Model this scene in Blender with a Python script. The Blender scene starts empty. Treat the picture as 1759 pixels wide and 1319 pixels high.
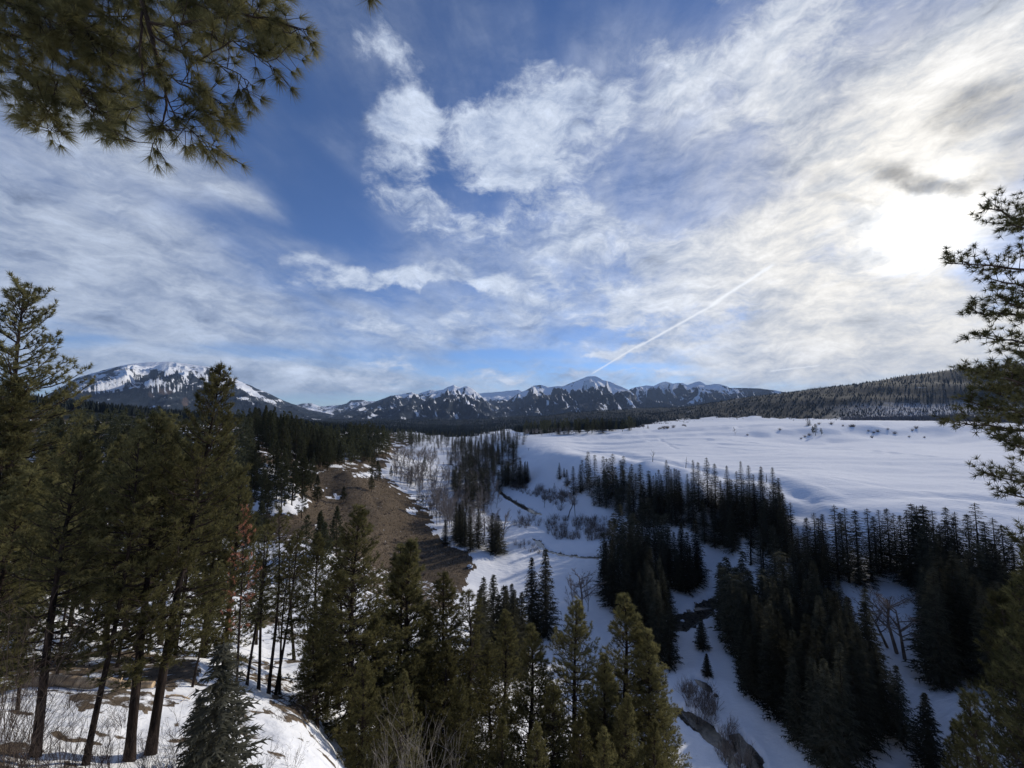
import bpy, math, random
import numpy as np
from mathutils import Vector, Matrix, Euler

random.seed(7); RNG = np.random.default_rng(7)
SC = bpy.context.scene
COL = SC.collection

# ------------------------------------------------------------------ camera
W, H, FPX = 1759.0, 1319.0, 663.0
HORIZON = 712.0
PITCH = math.atan((HORIZON - H/2)/FPX)
cam_d = bpy.data.cameras.new('camera'); cam = bpy.data.objects.new('camera', cam_d); COL.objects.link(cam)
cam_d.sensor_width = 36.0; cam_d.lens = 36.0*FPX/W
cam_d.clip_start = 0.1; cam_d.clip_end = 90000
cam.location = (0, 0, 0); cam.rotation_euler = (math.pi/2 + PITCH, 0, 0)
SC.camera = cam
CP, SP = math.cos(PITCH), math.sin(PITCH)

def ray(px, py):
    "pixel of the photograph -> direction with forward component 1 (x right, y forward, z up)"
    a = (np.asarray(px, float) - W/2)/FPX; b = (H/2 - np.asarray(py, float))/FPX
    y = CP - b*SP; z = SP + b*CP
    return a/y, z/y
def P(px, py, Y):
    a, z = ray(px, py)
    return float(a*Y), float(Y), float(z*Y)
def project(x, y, z):
    f = y*CP + z*SP; u = -y*SP + z*CP
    f = np.where(f > 1e-3, f, 1e-3)
    return W/2 + FPX*x/f, H/2 - FPX*u/f
def unit(px, py):
    a, z = ray(px, py); v = Vector((float(a), 1, float(z))); v.normalize(); return v

HAZE_D = 2.5e-5
# ------------------------------------------------------------------ exposure
SC.view_settings.view_transform = 'Standard'; SC.view_settings.look = 'None'
SC.view_settings.gamma = 1; SC.view_settings.exposure = 0.82
SC.view_settings.use_curve_mapping = False

# ------------------------------------------------------------------ sun
SUN = unit(1592, 388)
SUN_EL = math.asin(SUN.z); SUN_AZ = math.atan2(SUN.x, SUN.y)
sl = bpy.data.lights.new('sun', 'SUN'); sl.energy = 2.0; sl.angle = math.radians(0.9); sl.color = (1.0, 0.93, 0.82)
so = bpy.data.objects.new('sun', sl); COL.objects.link(so)
so.rotation_euler = SUN.to_track_quat('Z', 'Y').to_euler()

# ------------------------------------------------------------------ node helpers
class G:
    def __init__(s, tree): s.t = tree; s.n = tree.nodes; s.l = tree.links
    def new(s, ty, **kw):
        n = s.n.new(ty)
        for k, v in kw.items(): setattr(n, k, v)
        return n
    def put(s, sock, v):
        if isinstance(v, bpy.types.NodeSocket): s.l.new(v, sock)
        elif v is not None: sock.default_value = v
    def math(s, op, a, b=None, c=None, clamp=False):
        n = s.new('ShaderNodeMath', operation=op); n.use_clamp = clamp
        for i, v in enumerate((a, b, c)):
            if v is not None: s.put(n.inputs[i], v)
        return n.outputs[0]
    def vmath(s, op, a, b=None, scale=None):
        n = s.new('ShaderNodeVectorMath', operation=op)
        s.put(n.inputs[0], a)
        if b is not None: s.put(n.inputs[1], b)
        if scale is not None: s.put(n.inputs['Scale'], scale)
        return n.outputs['Value'] if op in ('DOT_PRODUCT', 'LENGTH', 'DISTANCE') else n.outputs[0]
    def smooth(s, v, lo, hi, a=0.0, b=1.0, kind='SMOOTHSTEP'):
        n = s.new('ShaderNodeMapRange', interpolation_type=kind)
        for i, x in enumerate((v, lo, hi, a, b)): s.put(n.inputs[i], x)
        return n.outputs[0]
    def noise(s, vec, scale, detail=4, rough=0.5, dist=0.0, lac=2.0, color=False):
        n = s.new('ShaderNodeTexNoise')
        s.put(n.inputs['Vector'], vec); s.put(n.inputs['Scale'], scale); s.put(n.inputs['Detail'], detail)
        s.put(n.inputs['Roughness'], rough); s.put(n.inputs['Distortion'], dist); s.put(n.inputs['Lacunarity'], lac)
        return n.outputs['Color' if color else 'Fac']
    def mapping(s, vec, loc=(0, 0, 0), rot=(0, 0, 0), scale=(1, 1, 1), kind='POINT'):
        n = s.new('ShaderNodeMapping', vector_type=kind)
        s.put(n.inputs['Vector'], vec); n.inputs['Location'].default_value = loc
        n.inputs['Rotation'].default_value = rot; n.inputs['Scale'].default_value = scale
        return n.outputs[0]
    def mix(s, f, a, b, kind='MIX'):
        n = s.new('ShaderNodeMix', data_type='RGBA', blend_type=kind); n.clamp_factor = True
        s.put(n.inputs[0], f)
        for i, v in ((6, a), (7, b)):
            s.put(n.inputs[i], (*v, 1) if isinstance(v, tuple) and len(v) == 3 else v)
        return n.outputs[2]
    def ramp(s, f, stops, interp='LINEAR'):
        n = s.new('ShaderNodeValToRGB'); n.color_ramp.interpolation = interp
        cr = n.color_ramp
        while len(cr.elements) < len(stops): cr.elements.new(0.5)
        for e, (p, c) in zip(cr.elements, stops): e.position = p; e.color = (*c, 1) if len(c) == 3 else c
        s.put(n.inputs[0], f); return n.outputs[0]

# ------------------------------------------------------------------ sky
world = bpy.data.worlds.new('World'); SC.world = world; world.use_nodes = True
g = G(world.node_tree); g.n.clear()
sky = g.new('ShaderNodeTexSky', sky_type='NISHITA'); sky.sun_disc = False
sky.sun_elevation = SUN_EL; sky.sun_rotation = SUN_AZ; sky.altitude = 2300; sky.air_density = 1.0; sky.dust_density = 0.3; sky.ozone_density = 2.2
D = g.new('ShaderNodeTexCoord').outputs['Generated']
D = g.vmath('NORMALIZE', D)
def warp(vec, scale, amp, detail=2):
    c = g.noise(vec, scale, detail, 0.5, color=True)
    c = g.vmath('SUBTRACT', c, (0.5, 0.5, 0.5))
    return g.vmath('ADD', vec, g.vmath('SCALE', c, scale=amp))
DW = warp(warp(D, 4.0, 0.10), 15, 0.07, 6)
DS = warp(D, 2.5, 0.06)                # gently bent, for smooth veils
# px, py, rx, ry, rot, weight
THICK = [
 (690, 125, 170, 75, 50, .52), (645, 75, 80, 60, 0, .15), (700, 205, 130, 80, 0, .4), (750, 225, 130, 90, 15, .5), (680, 300, 150, 110, 20, .5), (865, 260, 110, 120, 0, .6),
 (940, 230, 170, 170, -40, .62), (960, 130, 160, 60, 10, .35), (1110, 150, 170, 90, -25, .5), (700, 370, 190, 60, 12, .42), (1000, 330, 120, 70, -30, .3),
 (900, 400, 260, 70, 0, .3), (1080, 400, 230, 90, -20, .3), (1250, 130, 220, 190, -30, .5), (1400, 60, 230, 110, -30, .5), (1450, 200, 260, 160, -30, .5), (1600, 250, 260, 300, 0, .6), (1700, 80, 250, 200, 0, .55),
 (1400, 420, 380, 190, -10, .5), (1180, 470, 330, 90, -12, .45), (610, 466, 200, 50, 10, .42), (760, 484, 160, 44, 8, .5), (860, 495, 90, 34, 0, .25), (530, 470, 130, 50, -8, .35), (700, 458, 60, 14, 6, .15),
 (1300, 560, 480, 110, -5, .5), (1560, 590, 420, 120, 0, .6), (1010, 530, 300, 60, 0, .3), (1080, 598, 130, 14, 2, .8), (960, 640, 300, 16, 0, .35), (640, 620, 170, 16, 3, .4), (1350, 640, 300, 40, -3, .5),
 (870, 656, 22, 6, 0, 1.0), (400, 660, 420, 50, 0, .3), (740, 655, 300, 20, 0, .45), (550, 555, 340, 40, 6, .3), (800, 560, 260, 40, 4, .35), (900, 490, 140, 50, 10, .25),
 # open sky
 (870, 60, 240, 110, 10, -.5), (560, 150, 190, 160, 0, -.35), (600, 330, 230, 130, 30, -.45), (560, 395, 200, 60, 15, -.5), (820, 345, 70, 34, 0, -.35), (770, 220, 40, 40, 0, -.2), (770, 130, 80, 70, 30, -.35), (785, 180, 50, 40, 0, -.12),
 (660, 415, 160, 24, 10, -.5), (760, 505, 120, 14, 6, -.6), (660, 492, 70, 12, 4, -.35), (1000, 590, 120, 8, 2, -.3), (870, 606, 200, 16, 2, -.5), (1100, 628, 170, 12, 2, -.6), (450, 605, 240, 20, 5, -.4),
 (1180, 640, 140, 8, 4, -.3), (880, 662, 80, 8, 0, -.5), (1030, 560, 120, 16, 0, -.25), (1180, 330, 140, 120, 30, -.22), (1230, 260, 120, 40, -30, -.2), (1060, 330, 60, 60, 0, -.2), (1450, 100, 60, 110, 35, -.25), (1330, 540, 160, 14, -15, -.2), (1150, 30, 130, 70, 0, -.1), (1380, 90, 60, 90, 40, -.2), (150, 590, 90, 22, 2, -.35),
]
VEIL = [
 (120, 330, 420, 170, 14, .55), (330, 300, 300, 60, 22, .35), (420, 345, 130, 26, 28, .35), (100, 440, 520, 130, 8, .5), (420, 440, 300, 60, 5, .3), (200, 540, 520, 120, 4, .55), (600, 560, 480, 90, 4, .45),
 (350, 640, 520, 60, 2, .75), (700, 660, 500, 34, 1, .55), (1000, 480, 380, 150, -8, .45), (1450, 420, 520, 360, 0, .55), (1350, 120, 420, 260, -25, .2), (1650, 120, 460, 360, 0, .4), (1100, 250, 300, 220, 0, .3), (1000, 80, 240, 120, 0, .15),
 (1300, 620, 600, 90, 0, .6), (800, 400, 320, 90, 0, .2), (180, 225, 260, 70, 14, .3), (620, 235, 140, 60, 0, .12),
 (580, 395, 180, 60, 14, -.3), (150, 590, 110, 20, 0, -.5), (420, 605, 190, 18, 3, -.4), (870, 606, 200, 14, 2, -.35), (1100, 632, 170, 12, 2, -.4), (230, 390, 200, 24, 16, -.18),
]
DARK = [(1560, 296, 120, 26, 12, .75), (1620, 318, 130, 20, 5, .5), (1650, 195, 120, 55, -10, .65), (1740, 250, 90, 40, 0, .4), (1690, 170, 120, 60, 0, .3), (1390, 305, 70, 20, 0, .2), (1440, 345, 90, 12, 6, .25), (1720, 300, 90, 30, 0, .3), (1590, 480, 300, 18, -4, .12)]
sep = g.new('ShaderNodeSeparateXYZ'); g.put(sep.inputs[0], D)
zz = g.math('ADD', g.math('MAXIMUM', sep.outputs['Z'], 0.0), 0.09)
comb = g.new('ShaderNodeCombineXYZ')
g.put(comb.inputs[0], g.math('DIVIDE', sep.outputs['X'], zz)); g.put(comb.inputs[1], g.math('DIVIDE', sep.outputs['Y'], zz))
PL = comb.outputs[0]
PW = warp(warp(PL, 0.9, 0.35, 2), 5.0, 0.10, 3)
D3 = warp(warp(D, 6, 0.07, 3), 20, 0.025, 3)
def aniso(vec, deg, sx, sy):
    return g.mapping(g.mapping(vec, rot=(0, 0, math.radians(deg))), scale=(sx, sy, 1))
puff = g.math('ADD', g.math('MULTIPLY', g.noise(PW, 2.8, 9, 0.62), 0.45), g.math('MULTIPLY', g.noise(g.mapping(D3, scale=(1, 1, 1.5)), 5.5, 9, 0.66), 0.62))
fine = g.noise(g.mapping(D3, rot=(0.25, -0.35, 0), scale=(1, 1, 2.0)), 12.0, 9, 0.70)
PW2 = warp(PL, 0.6, 0.6, 3)
streak = g.noise(aniso(PW2, 12, 1.5, 0.55), 1.7, 8, 0.6)
ripple = g.noise(g.mapping(D3, rot=(0.2, -0.45, 0.3), scale=(1, 1, 2.4)), 8.0, 10, 0.70)
# coarse map of where the cloud fields lie (three numbers per direction); all cloud detail comes from the noises above
MW, MH = 2048, 1024
_u = (np.arange(MW) + 0.5)/MW; _v = (np.arange(MH//2) + 0.5 + MH//2)/MH
_ph = ((0.5 - _u)*2*math.pi).astype(np.float32)[None]; _el = ((_v - 0.5)*math.pi).astype(np.float32)[:, None]
DIRS = np.stack([np.cos(_ph)*np.cos(_el), np.sin(_ph)*np.cos(_el), np.sin(_el) + 0*_ph], -1)
def blobs(lst, base):
    acc = np.full(DIRS.shape[:2], base, np.float32)
    for px, py, rx, ry, rot, w in lst:
        c = unit(px, py); r = math.radians(rot); h = 4.0
        ex = unit(px + h*math.cos(r), py + h*math.sin(r)) - unit(px - h*math.cos(r), py - h*math.sin(r))
        ey = unit(px - h*math.sin(r), py + h*math.cos(r)) - unit(px + h*math.sin(r), py - h*math.cos(r))
        sx = ex.length/(2*h)*rx; sy = ey.length/(2*h)*ry
        ex.normalize(); ey = (ey - ex*ey.dot(ex)).normalized(); ez = ex.cross(ey)
        d = DIRS - np.array(c, np.float32)
        q = (d @ np.array(ex, np.float32)/sx)**2 + (d @ np.array(ey, np.float32)/sy)**2 + (d @ np.array(ez, np.float32)/1.2)**2
        t = np.clip((1 - np.sqrt(q))/0.75, 0, 1); acc += w*t*t*(3 - 2*t)
    return acc
img = bpy.data.images.new('cloud fields', MW, MH, float_buffer=True); img.colorspace_settings.name = 'Non-Color'
_px = np.zeros((MH, MW, 4), np.float32); _px[..., 3] = 1
_px[MH//2:, :, 0] = blobs(THICK, 0.08); _px[MH//2:, :, 1] = blobs(VEIL, 0.17); _px[MH//2:, :, 2] = blobs(DARK, 0.0)
_px[:MH//2] = _px[MH//2]
_px[..., :2] += 1.0                      # keep the stored numbers positive
img.pixels.foreach_set(_px.ravel()); img.pack()
def field(vec):
    n = g.new('ShaderNodeTexEnvironment'); n.image = img; g.put(n.inputs[0], vec)
    q = g.new('ShaderNodeSeparateColor'); g.put(q.inputs[0], n.outputs[0]); return q.outputs
fw, fs = field(DW), field(DS)
T = g.math('SUBTRACT', fw[0], 1.0); K = fw[2]; V = g.math('SUBTRACT', fs[1], 1.0)
tex = g.math('ADD', g.math('MULTIPLY', g.math('SUBTRACT', puff, 0.535), 2.0), g.math('MULTIPLY', g.math('SUBTRACT', fine, 0.5), 1.7))
tn = g.math('ADD', T, tex)
aT = g.smooth(tn, 0.22, 0.92)
aV = g.math('MULTIPLY', g.smooth(g.math('ADD', V, g.math('MULTIPLY', g.math('SUBTRACT', streak, 0.5), 1.3)), 0.0, 1.05), 0.86)
alpha = g.math('SUBTRACT', 1.0, g.math('MULTIPLY', g.math('SUBTRACT', 1.0, g.math('MULTIPLY', aT, 0.93)), g.math('SUBTRACT', 1.0, aV)))
# brightness of cloud: rises towards the sun
cosd = g.vmath('DOT_PRODUCT', D, tuple(SUN))
ang = g.math('ARCCOSINE', g.math('MINIMUM', cosd, 0.99999))
near = g.math('EXPONENT', g.math('MULTIPLY', ang, -2.2))
lum = g.math('ADD', 0.375, g.math('MULTIPLY', near, 0.115))
shade = g.math('ADD', 0.82, g.math('ADD', g.math('MULTIPLY', aT, 0.20), g.math('MULTIPLY', g.math('SUBTRACT', ripple, 0.5), 2.1)))
lum = g.math('MULTIPLY', lum, shade)
lum = g.math('MULTIPLY', lum, g.math('SUBTRACT', 1.0, g.math('MULTIPLY', g.math('MINIMUM', g.math('MULTIPLY', K, g.smooth(tex, -0.35, 0.5, 0.45, 1.3)), 1.0), 0.62)))
tint = g.mix(g.smooth(near, 0.08, 0.75), (0.84, 0.95, 1.15), (1.03, 1.0, 0.945))
tint = g.mix(g.smooth(ripple, 0.36, 0.56), g.vmath('MULTIPLY', tint, (0.90, 0.965, 1.09)), tint)
ccol = g.vmath('SCALE', tint, scale=g.math('MULTIPLY', lum, 10.0))
skyc = g.vmath('SCALE', g.vmath('MULTIPLY', sky.outputs[0], (0.78, 0.92, 1.22)), scale=0.63)
col = g.mix(alpha, skyc, ccol)
# glow of the veiled sun, broken up by the cloud in front of it
glow_e = g.math('MULTIPLY', ang, g.smooth(tex, -0.5, 0.6, 0.74, 1.3))
glow = g.math('ADD', g.math('MULTIPLY', g.smooth(glow_e, 0.105, 0.0), 5.0),
              g.math('MULTIPLY', g.math('EXPONENT', g.math('MULTIPLY', glow_e, -9.0)), 1.7))
glow = g.math('MULTIPLY', glow, g.math('SUBTRACT', 1.0, g.math('MINIMUM', g.math('MULTIPLY', K, 1.0), 0.93)))
gcol = g.vmath('SCALE', g.mix(0.5, (1.0, 0.955, 0.85), (1, 0.98, 0.92)), scale=glow)
col = g.vmath('ADD', col, gcol)
# contrails: thin bright arcs
TN = g.vmath('SUBTRACT', g.noise(D, 60, 2, .6, color=True), (.5, .5, .5))
def trail(p0, p1, width, amount, lumpy=0.0):
    a, b = unit(*p0), unit(*p1)
    nrm = a.cross(b).normalized(); mid = (a + b).normalized(); half = a.angle(b)/2
    d = g.math('ABSOLUTE', g.vmath('DOT_PRODUCT', g.vmath('ADD', D, g.vmath('SCALE', TN, scale=width*(0.7+lumpy))), tuple(nrm)))
    m = g.smooth(d, width, 0.0)
    along = g.vmath('DOT_PRODUCT', D, tuple(mid))
    e = g.smooth(along, math.cos(half), math.cos(half*0.75))
    return g.math('MULTIPLY', g.math('MULTIPLY', m, e), amount)
for tr in (((1012, 645), (1110, 585), 0.0036, .5), ((1085, 602), (1250, 510), 0.0046, .6), ((1215, 528), (1335, 450), 0.0056, .75), ((1318, 638), (1412, 627), 0.003, .5, 1.2), ((1395, 410), (1480, 370), .006, .3)):
    col = g.mix(trail(*tr), col, (6.0, 6.2, 6.5))
bg = g.new('ShaderNodeBackground'); g.put(bg.inputs[0], col); bg.inputs[1].default_value = 0.1
g.put(g.new('ShaderNodeOutputWorld').inputs[0], bg.outputs[0])
SC.cycles.max_bounces = 4; SC.cycles.diffuse_bounces = 2; SC.cycles.glossy_bounces = 2; SC.cycles.volume_bounces = 0
world.cycles.sampling_method = 'MANUAL'; world.cycles.sample_map_resolution = 1024

# ------------------------------------------------------------------ object helpers
def mesh_obj(name, me, mat=None, parent=None, kind=None, label=None, cat=None, group=None, smooth=True):
    o = bpy.data.objects.new(name, me); COL.objects.link(o)
    if mat is not None and not me.materials: me.materials.append(mat)
    if parent is not None: o.parent = parent
    if kind: o['kind'] = kind
    if label: o['label'] = label
    if cat: o['category'] = cat
    if group: o['group'] = group
    return o
def make_mesh(name, verts, faces, smooth=False, attrs=None):
    """verts (n,3) array, faces: (m,3) or (m,4) int array, or a list of such arrays"""
    verts = np.asarray(verts, np.float32).reshape(-1, 3)
    fl = faces if isinstance(faces, (list, tuple)) else [faces]
    fl = [np.asarray(f, np.int32) for f in fl if len(f)]
    me = bpy.data.meshes.new(name)
    me.vertices.add(len(verts)); me.vertices.foreach_set('co', verts.ravel())
    nl = sum(f.size for f in fl); nf = sum(len(f) for f in fl)
    me.loops.add(nl); me.loops.foreach_set('vertex_index', np.concatenate([f.ravel() for f in fl]))
    starts = []; s = 0
    for f in fl:
        k = f.shape[1]; starts.append(s + np.arange(len(f))*k); s += f.size
    me.polygons.add(nf); me.polygons.foreach_set('loop_start', np.concatenate(starts).astype(np.int32))
    me.polygons.foreach_set('use_smooth', np.full(nf, smooth))
    me.update(calc_edges=True)
    for k, v in (attrs or {}).items():
        v = np.asarray(v, np.float32)
        a = me.attributes.new(k, 'FLOAT', 'POINT'); a.data.foreach_set('value', v.ravel())
    return me
class Buf:
    "collects vertices and triangles / quads"
    def __init__(s): s.v = []; s.f3 = []; s.f4 = []; s.n = 0
    def add(s, v, f):
        v = np.asarray(v, float).reshape(-1, 3); f = np.asarray(f, int)
        (s.f3 if f.shape[1] == 3 else s.f4).append(f + s.n); s.v.append(v); s.n += len(v)
    def mesh(s, name, smooth=False):
        fs = []
        if s.f3: fs.append(np.concatenate(s.f3))
        if s.f4: fs.append(np.concatenate(s.f4))
        return make_mesh(name, np.concatenate(s.v), fs, smooth)
def tube(buf, pts, rad, n=6, cap=True):
    pts = np.asarray(pts, float); rad = np.broadcast_to(np.asarray(rad, float), (len(pts),))
    t = np.gradient(pts, axis=0); t /= np.linalg.norm(t, axis=1)[:, None] + 1e-9
    ref = np.array([0, 0, 1.0]) if abs(t[0, 2]) < 0.8 else np.array([1.0, 0, 0])
    u = np.cross(t, ref); u /= np.linalg.norm(u, axis=1)[:, None] + 1e-9
    w = np.cross(t, u)
    a = np.arange(n)*2*math.pi/n
    ring = pts[:, None] + rad[:, None, None]*(np.cos(a)[None, :, None]*u[:, None] + np.sin(a)[None, :, None]*w[:, None])
    m = len(pts); v = ring.reshape(-1, 3)
    i = np.arange(m - 1)[:, None]*n; j = np.arange(n)[None]; k = (j + 1) % n
    f = np.stack([i + j, i + k, i + n + k, i + n + j], -1).reshape(-1, 4)
    buf.add(v, f)
    if cap:
        for base in (0, (m - 1)*n):
            c = np.vstack([v[base:base + n], v[base:base + n].mean(0)])
            buf.add(c, np.array([[q, (q + 1) % n, n] for q in range(n)]))

# gradient noise on arrays
_perm = np.random.default_rng(3).permutation(4096)
_grad = np.random.default_rng(4).uniform(0, 2*math.pi, 4096)
def gn(x, y):
    xi = np.floor(x).astype(int); yi = np.floor(y).astype(int); xf = x - xi; yf = y - yi
    def h(i, j):
        a = _grad[_perm[(_perm[i & 4095] + j) & 4095]]; return np.cos(a), np.sin(a)
    def d(i, j, dx, dy):
        c, s = h(i, j); return c*dx + s*dy
    u = xf*xf*xf*(xf*(xf*6 - 15) + 10); v = yf*yf*yf*(yf*(yf*6 - 15) + 10)
    a = d(xi, yi, xf, yf); b = d(xi + 1, yi, xf - 1, yf); c = d(xi, yi + 1, xf, yf - 1); e = d(xi + 1, yi + 1, xf - 1, yf - 1)
    return ((a + u*(b - a)) + v*((c + u*(e - c)) - (a + u*(b - a))))*1.4
def fbm(x, y, o=5, g_=0.5):
    s = 0; a = 1; 
    for k in range(o): s = s + a*gn(x*2**k + 17.3*k, y*2**k - 9.1*k); a *= g_
    return s
def ridged(x, y, o=5, g_=0.5):
    s = 0; a = 1; w = 1
    for k in range(o):
        n = 1 - np.abs(gn(x*2**k + 31.7*k, y*2**k + 5.3*k)); n = n*n*w; w = np.clip(n*1.4, 0, 1); s = s + a*n; a *= g_
    return s
def sstep(a, b, x):
    t = np.clip((x - a)/(b - a), 0, 1); return t*t*(3 - 2*t)
def inpoly(x, y, poly):
    poly = np.asarray(poly, float); ins = np.zeros(np.shape(x), bool)
    j = len(poly) - 1
    for i in range(len(poly)):
        xi, yi = poly[i]; xj, yj = poly[j]
        c = ((yi > y) != (yj > y)) & (x < (xj - xi)*(y - yi)/((yj - yi) + 1e-12) + xi)
        ins ^= c; j = i
    return ins

def new_mat(name):
    m = bpy.data.materials.new(name); m.use_nodes = True; n = m.node_tree; n.nodes.clear()
    return m, G(n)
def principled(g, base, rough=0.9, spec=0.2, normal=None, **kw):
    b = g.new('ShaderNodeBsdfPrincipled')
    g.put(b.inputs['Base Color'], (*base, 1) if isinstance(base, tuple) and len(base) == 3 else base)
    g.put(b.inputs['Roughness'], rough); g.put(b.inputs['Specular IOR Level'], spec)
    if normal is not None: g.put(b.inputs['Normal'], normal)
    for k, v in kw.items(): g.put(b.inputs[k.replace('_', ' ')], v)
    o = g.new('ShaderNodeOutputMaterial'); g.l.new(b.outputs[0], o.inputs[0]); return b
def attr(g, name):
    n = g.new('ShaderNodeAttribute'); n.attribute_name = name; return n.outputs['Fac']
def bump(g, h, strength, dist=1.0):
    n = g.new('ShaderNodeBump'); g.put(n.inputs['Height'], h); n.inputs['Strength'].default_value = strength; n.inputs['Distance'].default_value = dist
    return n.outputs[0]

# ------------------------------------------------------------------ terrain
# control points: pixel x, pixel y, distance forward in metres
CTRL = [
 # knoll at the left, close by
 (-150,1319,12),(20,1300,14),(200,1310,15),(440,1310,18.5),(480,1230,23),(60,1240,17),(250,1240,18.5),(400,1240,21),(60,1175,22.5),(250,1180,24),(380,1180,25.5),(60,1133,28),(330,1140,29),(460,1196,29),(520,1210,30),
 (-200,1133,26),(-300,1000,45),
 # gully beyond the knoll
 (300,1120,42),(450,1165,44),(300,1060,58),(120,1060,55),(100,950,100),(300,1000,78),(250,930,115),(450,1090,68),(600,1080,75),(560,960,112),(600,1010,100),(430,935,122),(350,870,150),
 # left wooded hill and its brown face
 (100,775,190),(60,840,140),(-100,800,150),(-100,740,260),(150,742,290),(300,760,230),(300,735,330),(450,790,180),(480,855,152),(430,830,165),(500,900,137),(560,850,195),(600,812,230),(540,805,245),(640,800,330),(650,880,185),(600,900,160),(700,950,160),(760,990,135),
 (660,760,460),(560,765,380),(480,745,330),(400,735,400),(740,765,700),(500,735,600),(600,742,800),
 (620,1319,35),(560,1250,36),(700,1150,62),(800,1100,80),(850,1319,46),(650,1050,90),(750,1050,105),
 # foot of the hill and valley floor
 (820,968,150),(740,905,198),(700,850,275),(668,790,480),(720,790,500),(770,762,800),(800,748,1200),(850,960,158),(850,1040,123),(950,1000,138),(1000,960,160),(1100,1000,138),(900,900,208),(1000,900,208),(800,850,285),(900,850,285),(850,800,430),(800,800,440),(840,770,640),
 (1000,1100,108),(1100,1200,84),(1050,1319,62),
 (1280,1290,67),(1200,1050,117),(1160,1180,86),(1240,1130,95),(1340,1319,64),(1240,965,142),(1500,1319,62),(1560,1270,65),(1580,1180,74),(1520,1120,84),
 (1500,1060,94),(1460,990,108),(1480,950,118),(1540,960,112),(1560,895,129),(1640,890,129),(1700,960,110),(1650,1090,86),(1740,1200,64),(1740,1050,88),(1759,1319,52),(1900,1100,78),
 (1420,1000,112),(1340,1080,104),(1300,1200,80),(1400,1250,70),
 # bench edge and the slope under it
 (1500,880,134),(1400,865,142),(1300,845,152),(1200,835,168),(1100,812,218),(1000,800,262),(960,790,295),(930,790,335),(905,770,430),(885,752,620),(870,742,900),
 (985,850,245),(950,830,280),(1080,870,212),(1050,900,195),(1150,880,182),(1200,925,150),(1300,930,134),(1400,950,120),(1330,870,146),(1240,850,172),(1240,820,196),(1240,790,260),(1000,780,330),(1100,790,270),
 # meadow on the bench
 (1180,797,235),(1300,800,230),(1500,820,195),(1400,780,290),(1600,780,290),(1700,820,200),(1850,850,160),(1100,762,420),(1000,758,520),(1300,758,450),(1500,757,455),(1650,752,480),(1800,770,350),(1000,745,680),
 (1300,753,500),(1400,752,500),(1500,752,500),(1620,751,500),(1300,742,532),(1400,739,528),(1500,738,526),(1620,737,526),(1750,738,530),(1300,735,640),(1400,732,640),(1500,731,640),(1600,731,640),(1150,738,760),(1000,738,900),(920,748,700),(1400,722,1300),(1600,720,1300),(1200,726,1350),(1750,720,1200),(1050,733,1200),
 # wooded hill at the right
 (1500,717,1650),(1650,716,1500),(1350,716,1900),(1200,716,2300),(1900,716,1400),(1650,638,2500),(1550,650,2600),(1400,668,2900),(1250,690,3300),(1130,704,3700),(1759,628,2350),(1900,615,2200),(1550,690,2000),(1700,680,1850),
 # forested foothills
 (880,740,1800),(750,742,1600),(650,735,2000),(880,726,3000),(700,725,3300),(500,723,3200),(1020,707,4400),(900,716,4600),(800,721,5200),(600,721,5200),(400,719,5000),(150,716,4500),(0,714,4500),(-200,700,4500),(1000,713,6000),(850,718,7000),(300,712,7000),(600,719,7500),
]
XYZ = [(0,0,-1.7),(0,2.5,-2.6),(-4,3,-3.0),(4,3,-3.4),(0,6,-7.2),(-6,7,-7.6),(7,7,-8.5),(0,12,-14),(-8,9,-9.6),(10,12,-15),(18,20,-27),(6,20,-23.5),(32,30,-40),(14,33,-36),(45,42,-50),
 (0,-4,-1.2),(-6,-3,-1.0),(6,-3,-1.6),(0,-15,0),(-20,-12,1),(20,-12,-4),(0,-60,4),(-60,-40,6),(60,-40,-8),(0,-400,20),(-400,-200,40),(400,-200,-10),(-20,5,-7),(-40,20,-10),(-60,45,-14),(60,10,-30),(120,20,-40),
 (-500,300,20),(600,200,-30),(-3000,800,80),(3000,600,100),(0,-3000,60),(-3000,-2000,100),(3000,-2000,60),
 # beyond the hill crest and the mountains
 (1500,4800,60),(2600,4200,80),(3500,3200,150),(500,9000,20),(-3000,9000,60),(3500,9000,60),(0,18000,0),(-12000,14000,0),(12000,14000,0),(-15000,3000,100),(15000,3000,100),(0,-15000,50)]
ctrl = np.array([P(*c) for c in CTRL] + XYZ)
KT = 2.6
def feat(x, y):
    r = np.hypot(x, y); th = np.arctan2(x, y); return th*KT, np.log(np.maximum(r, 1.0))
cu, cv = feat(ctrl[:, 0], ctrl[:, 1])
def tps(d2): return 0.5*d2*np.log(d2 + 1e-12)
_n = len(cu)
A = np.zeros((_n + 3, _n + 3)); d2 = (cu[:, None] - cu[None])**2 + (cv[:, None] - cv[None])**2
A[:_n, :_n] = tps(d2) + np.eye(_n)*1e-3; A[:_n, _n] = 1; A[:_n, _n + 1] = cu; A[:_n, _n + 2] = cv; A[_n:, :_n] = A[:_n, _n:].T
_w = np.linalg.solve(A, np.concatenate([ctrl[:, 2], [0, 0, 0]]))
def base_height(x, y):
    u, v = feat(x, y); sh = np.shape(u); u = np.ravel(u); v = np.ravel(v); out = np.empty(len(u))
    for i in range(0, len(u), 40000):
        a = u[i:i+40000]; b = v[i:i+40000]
        out[i:i+40000] = tps((a[:, None] - cu)**2 + (b[:, None] - cv)**2) @ _w[:_n] + _w[_n] + _w[_n+1]*a + _w[_n+2]*b
    return out.reshape(sh)

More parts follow.
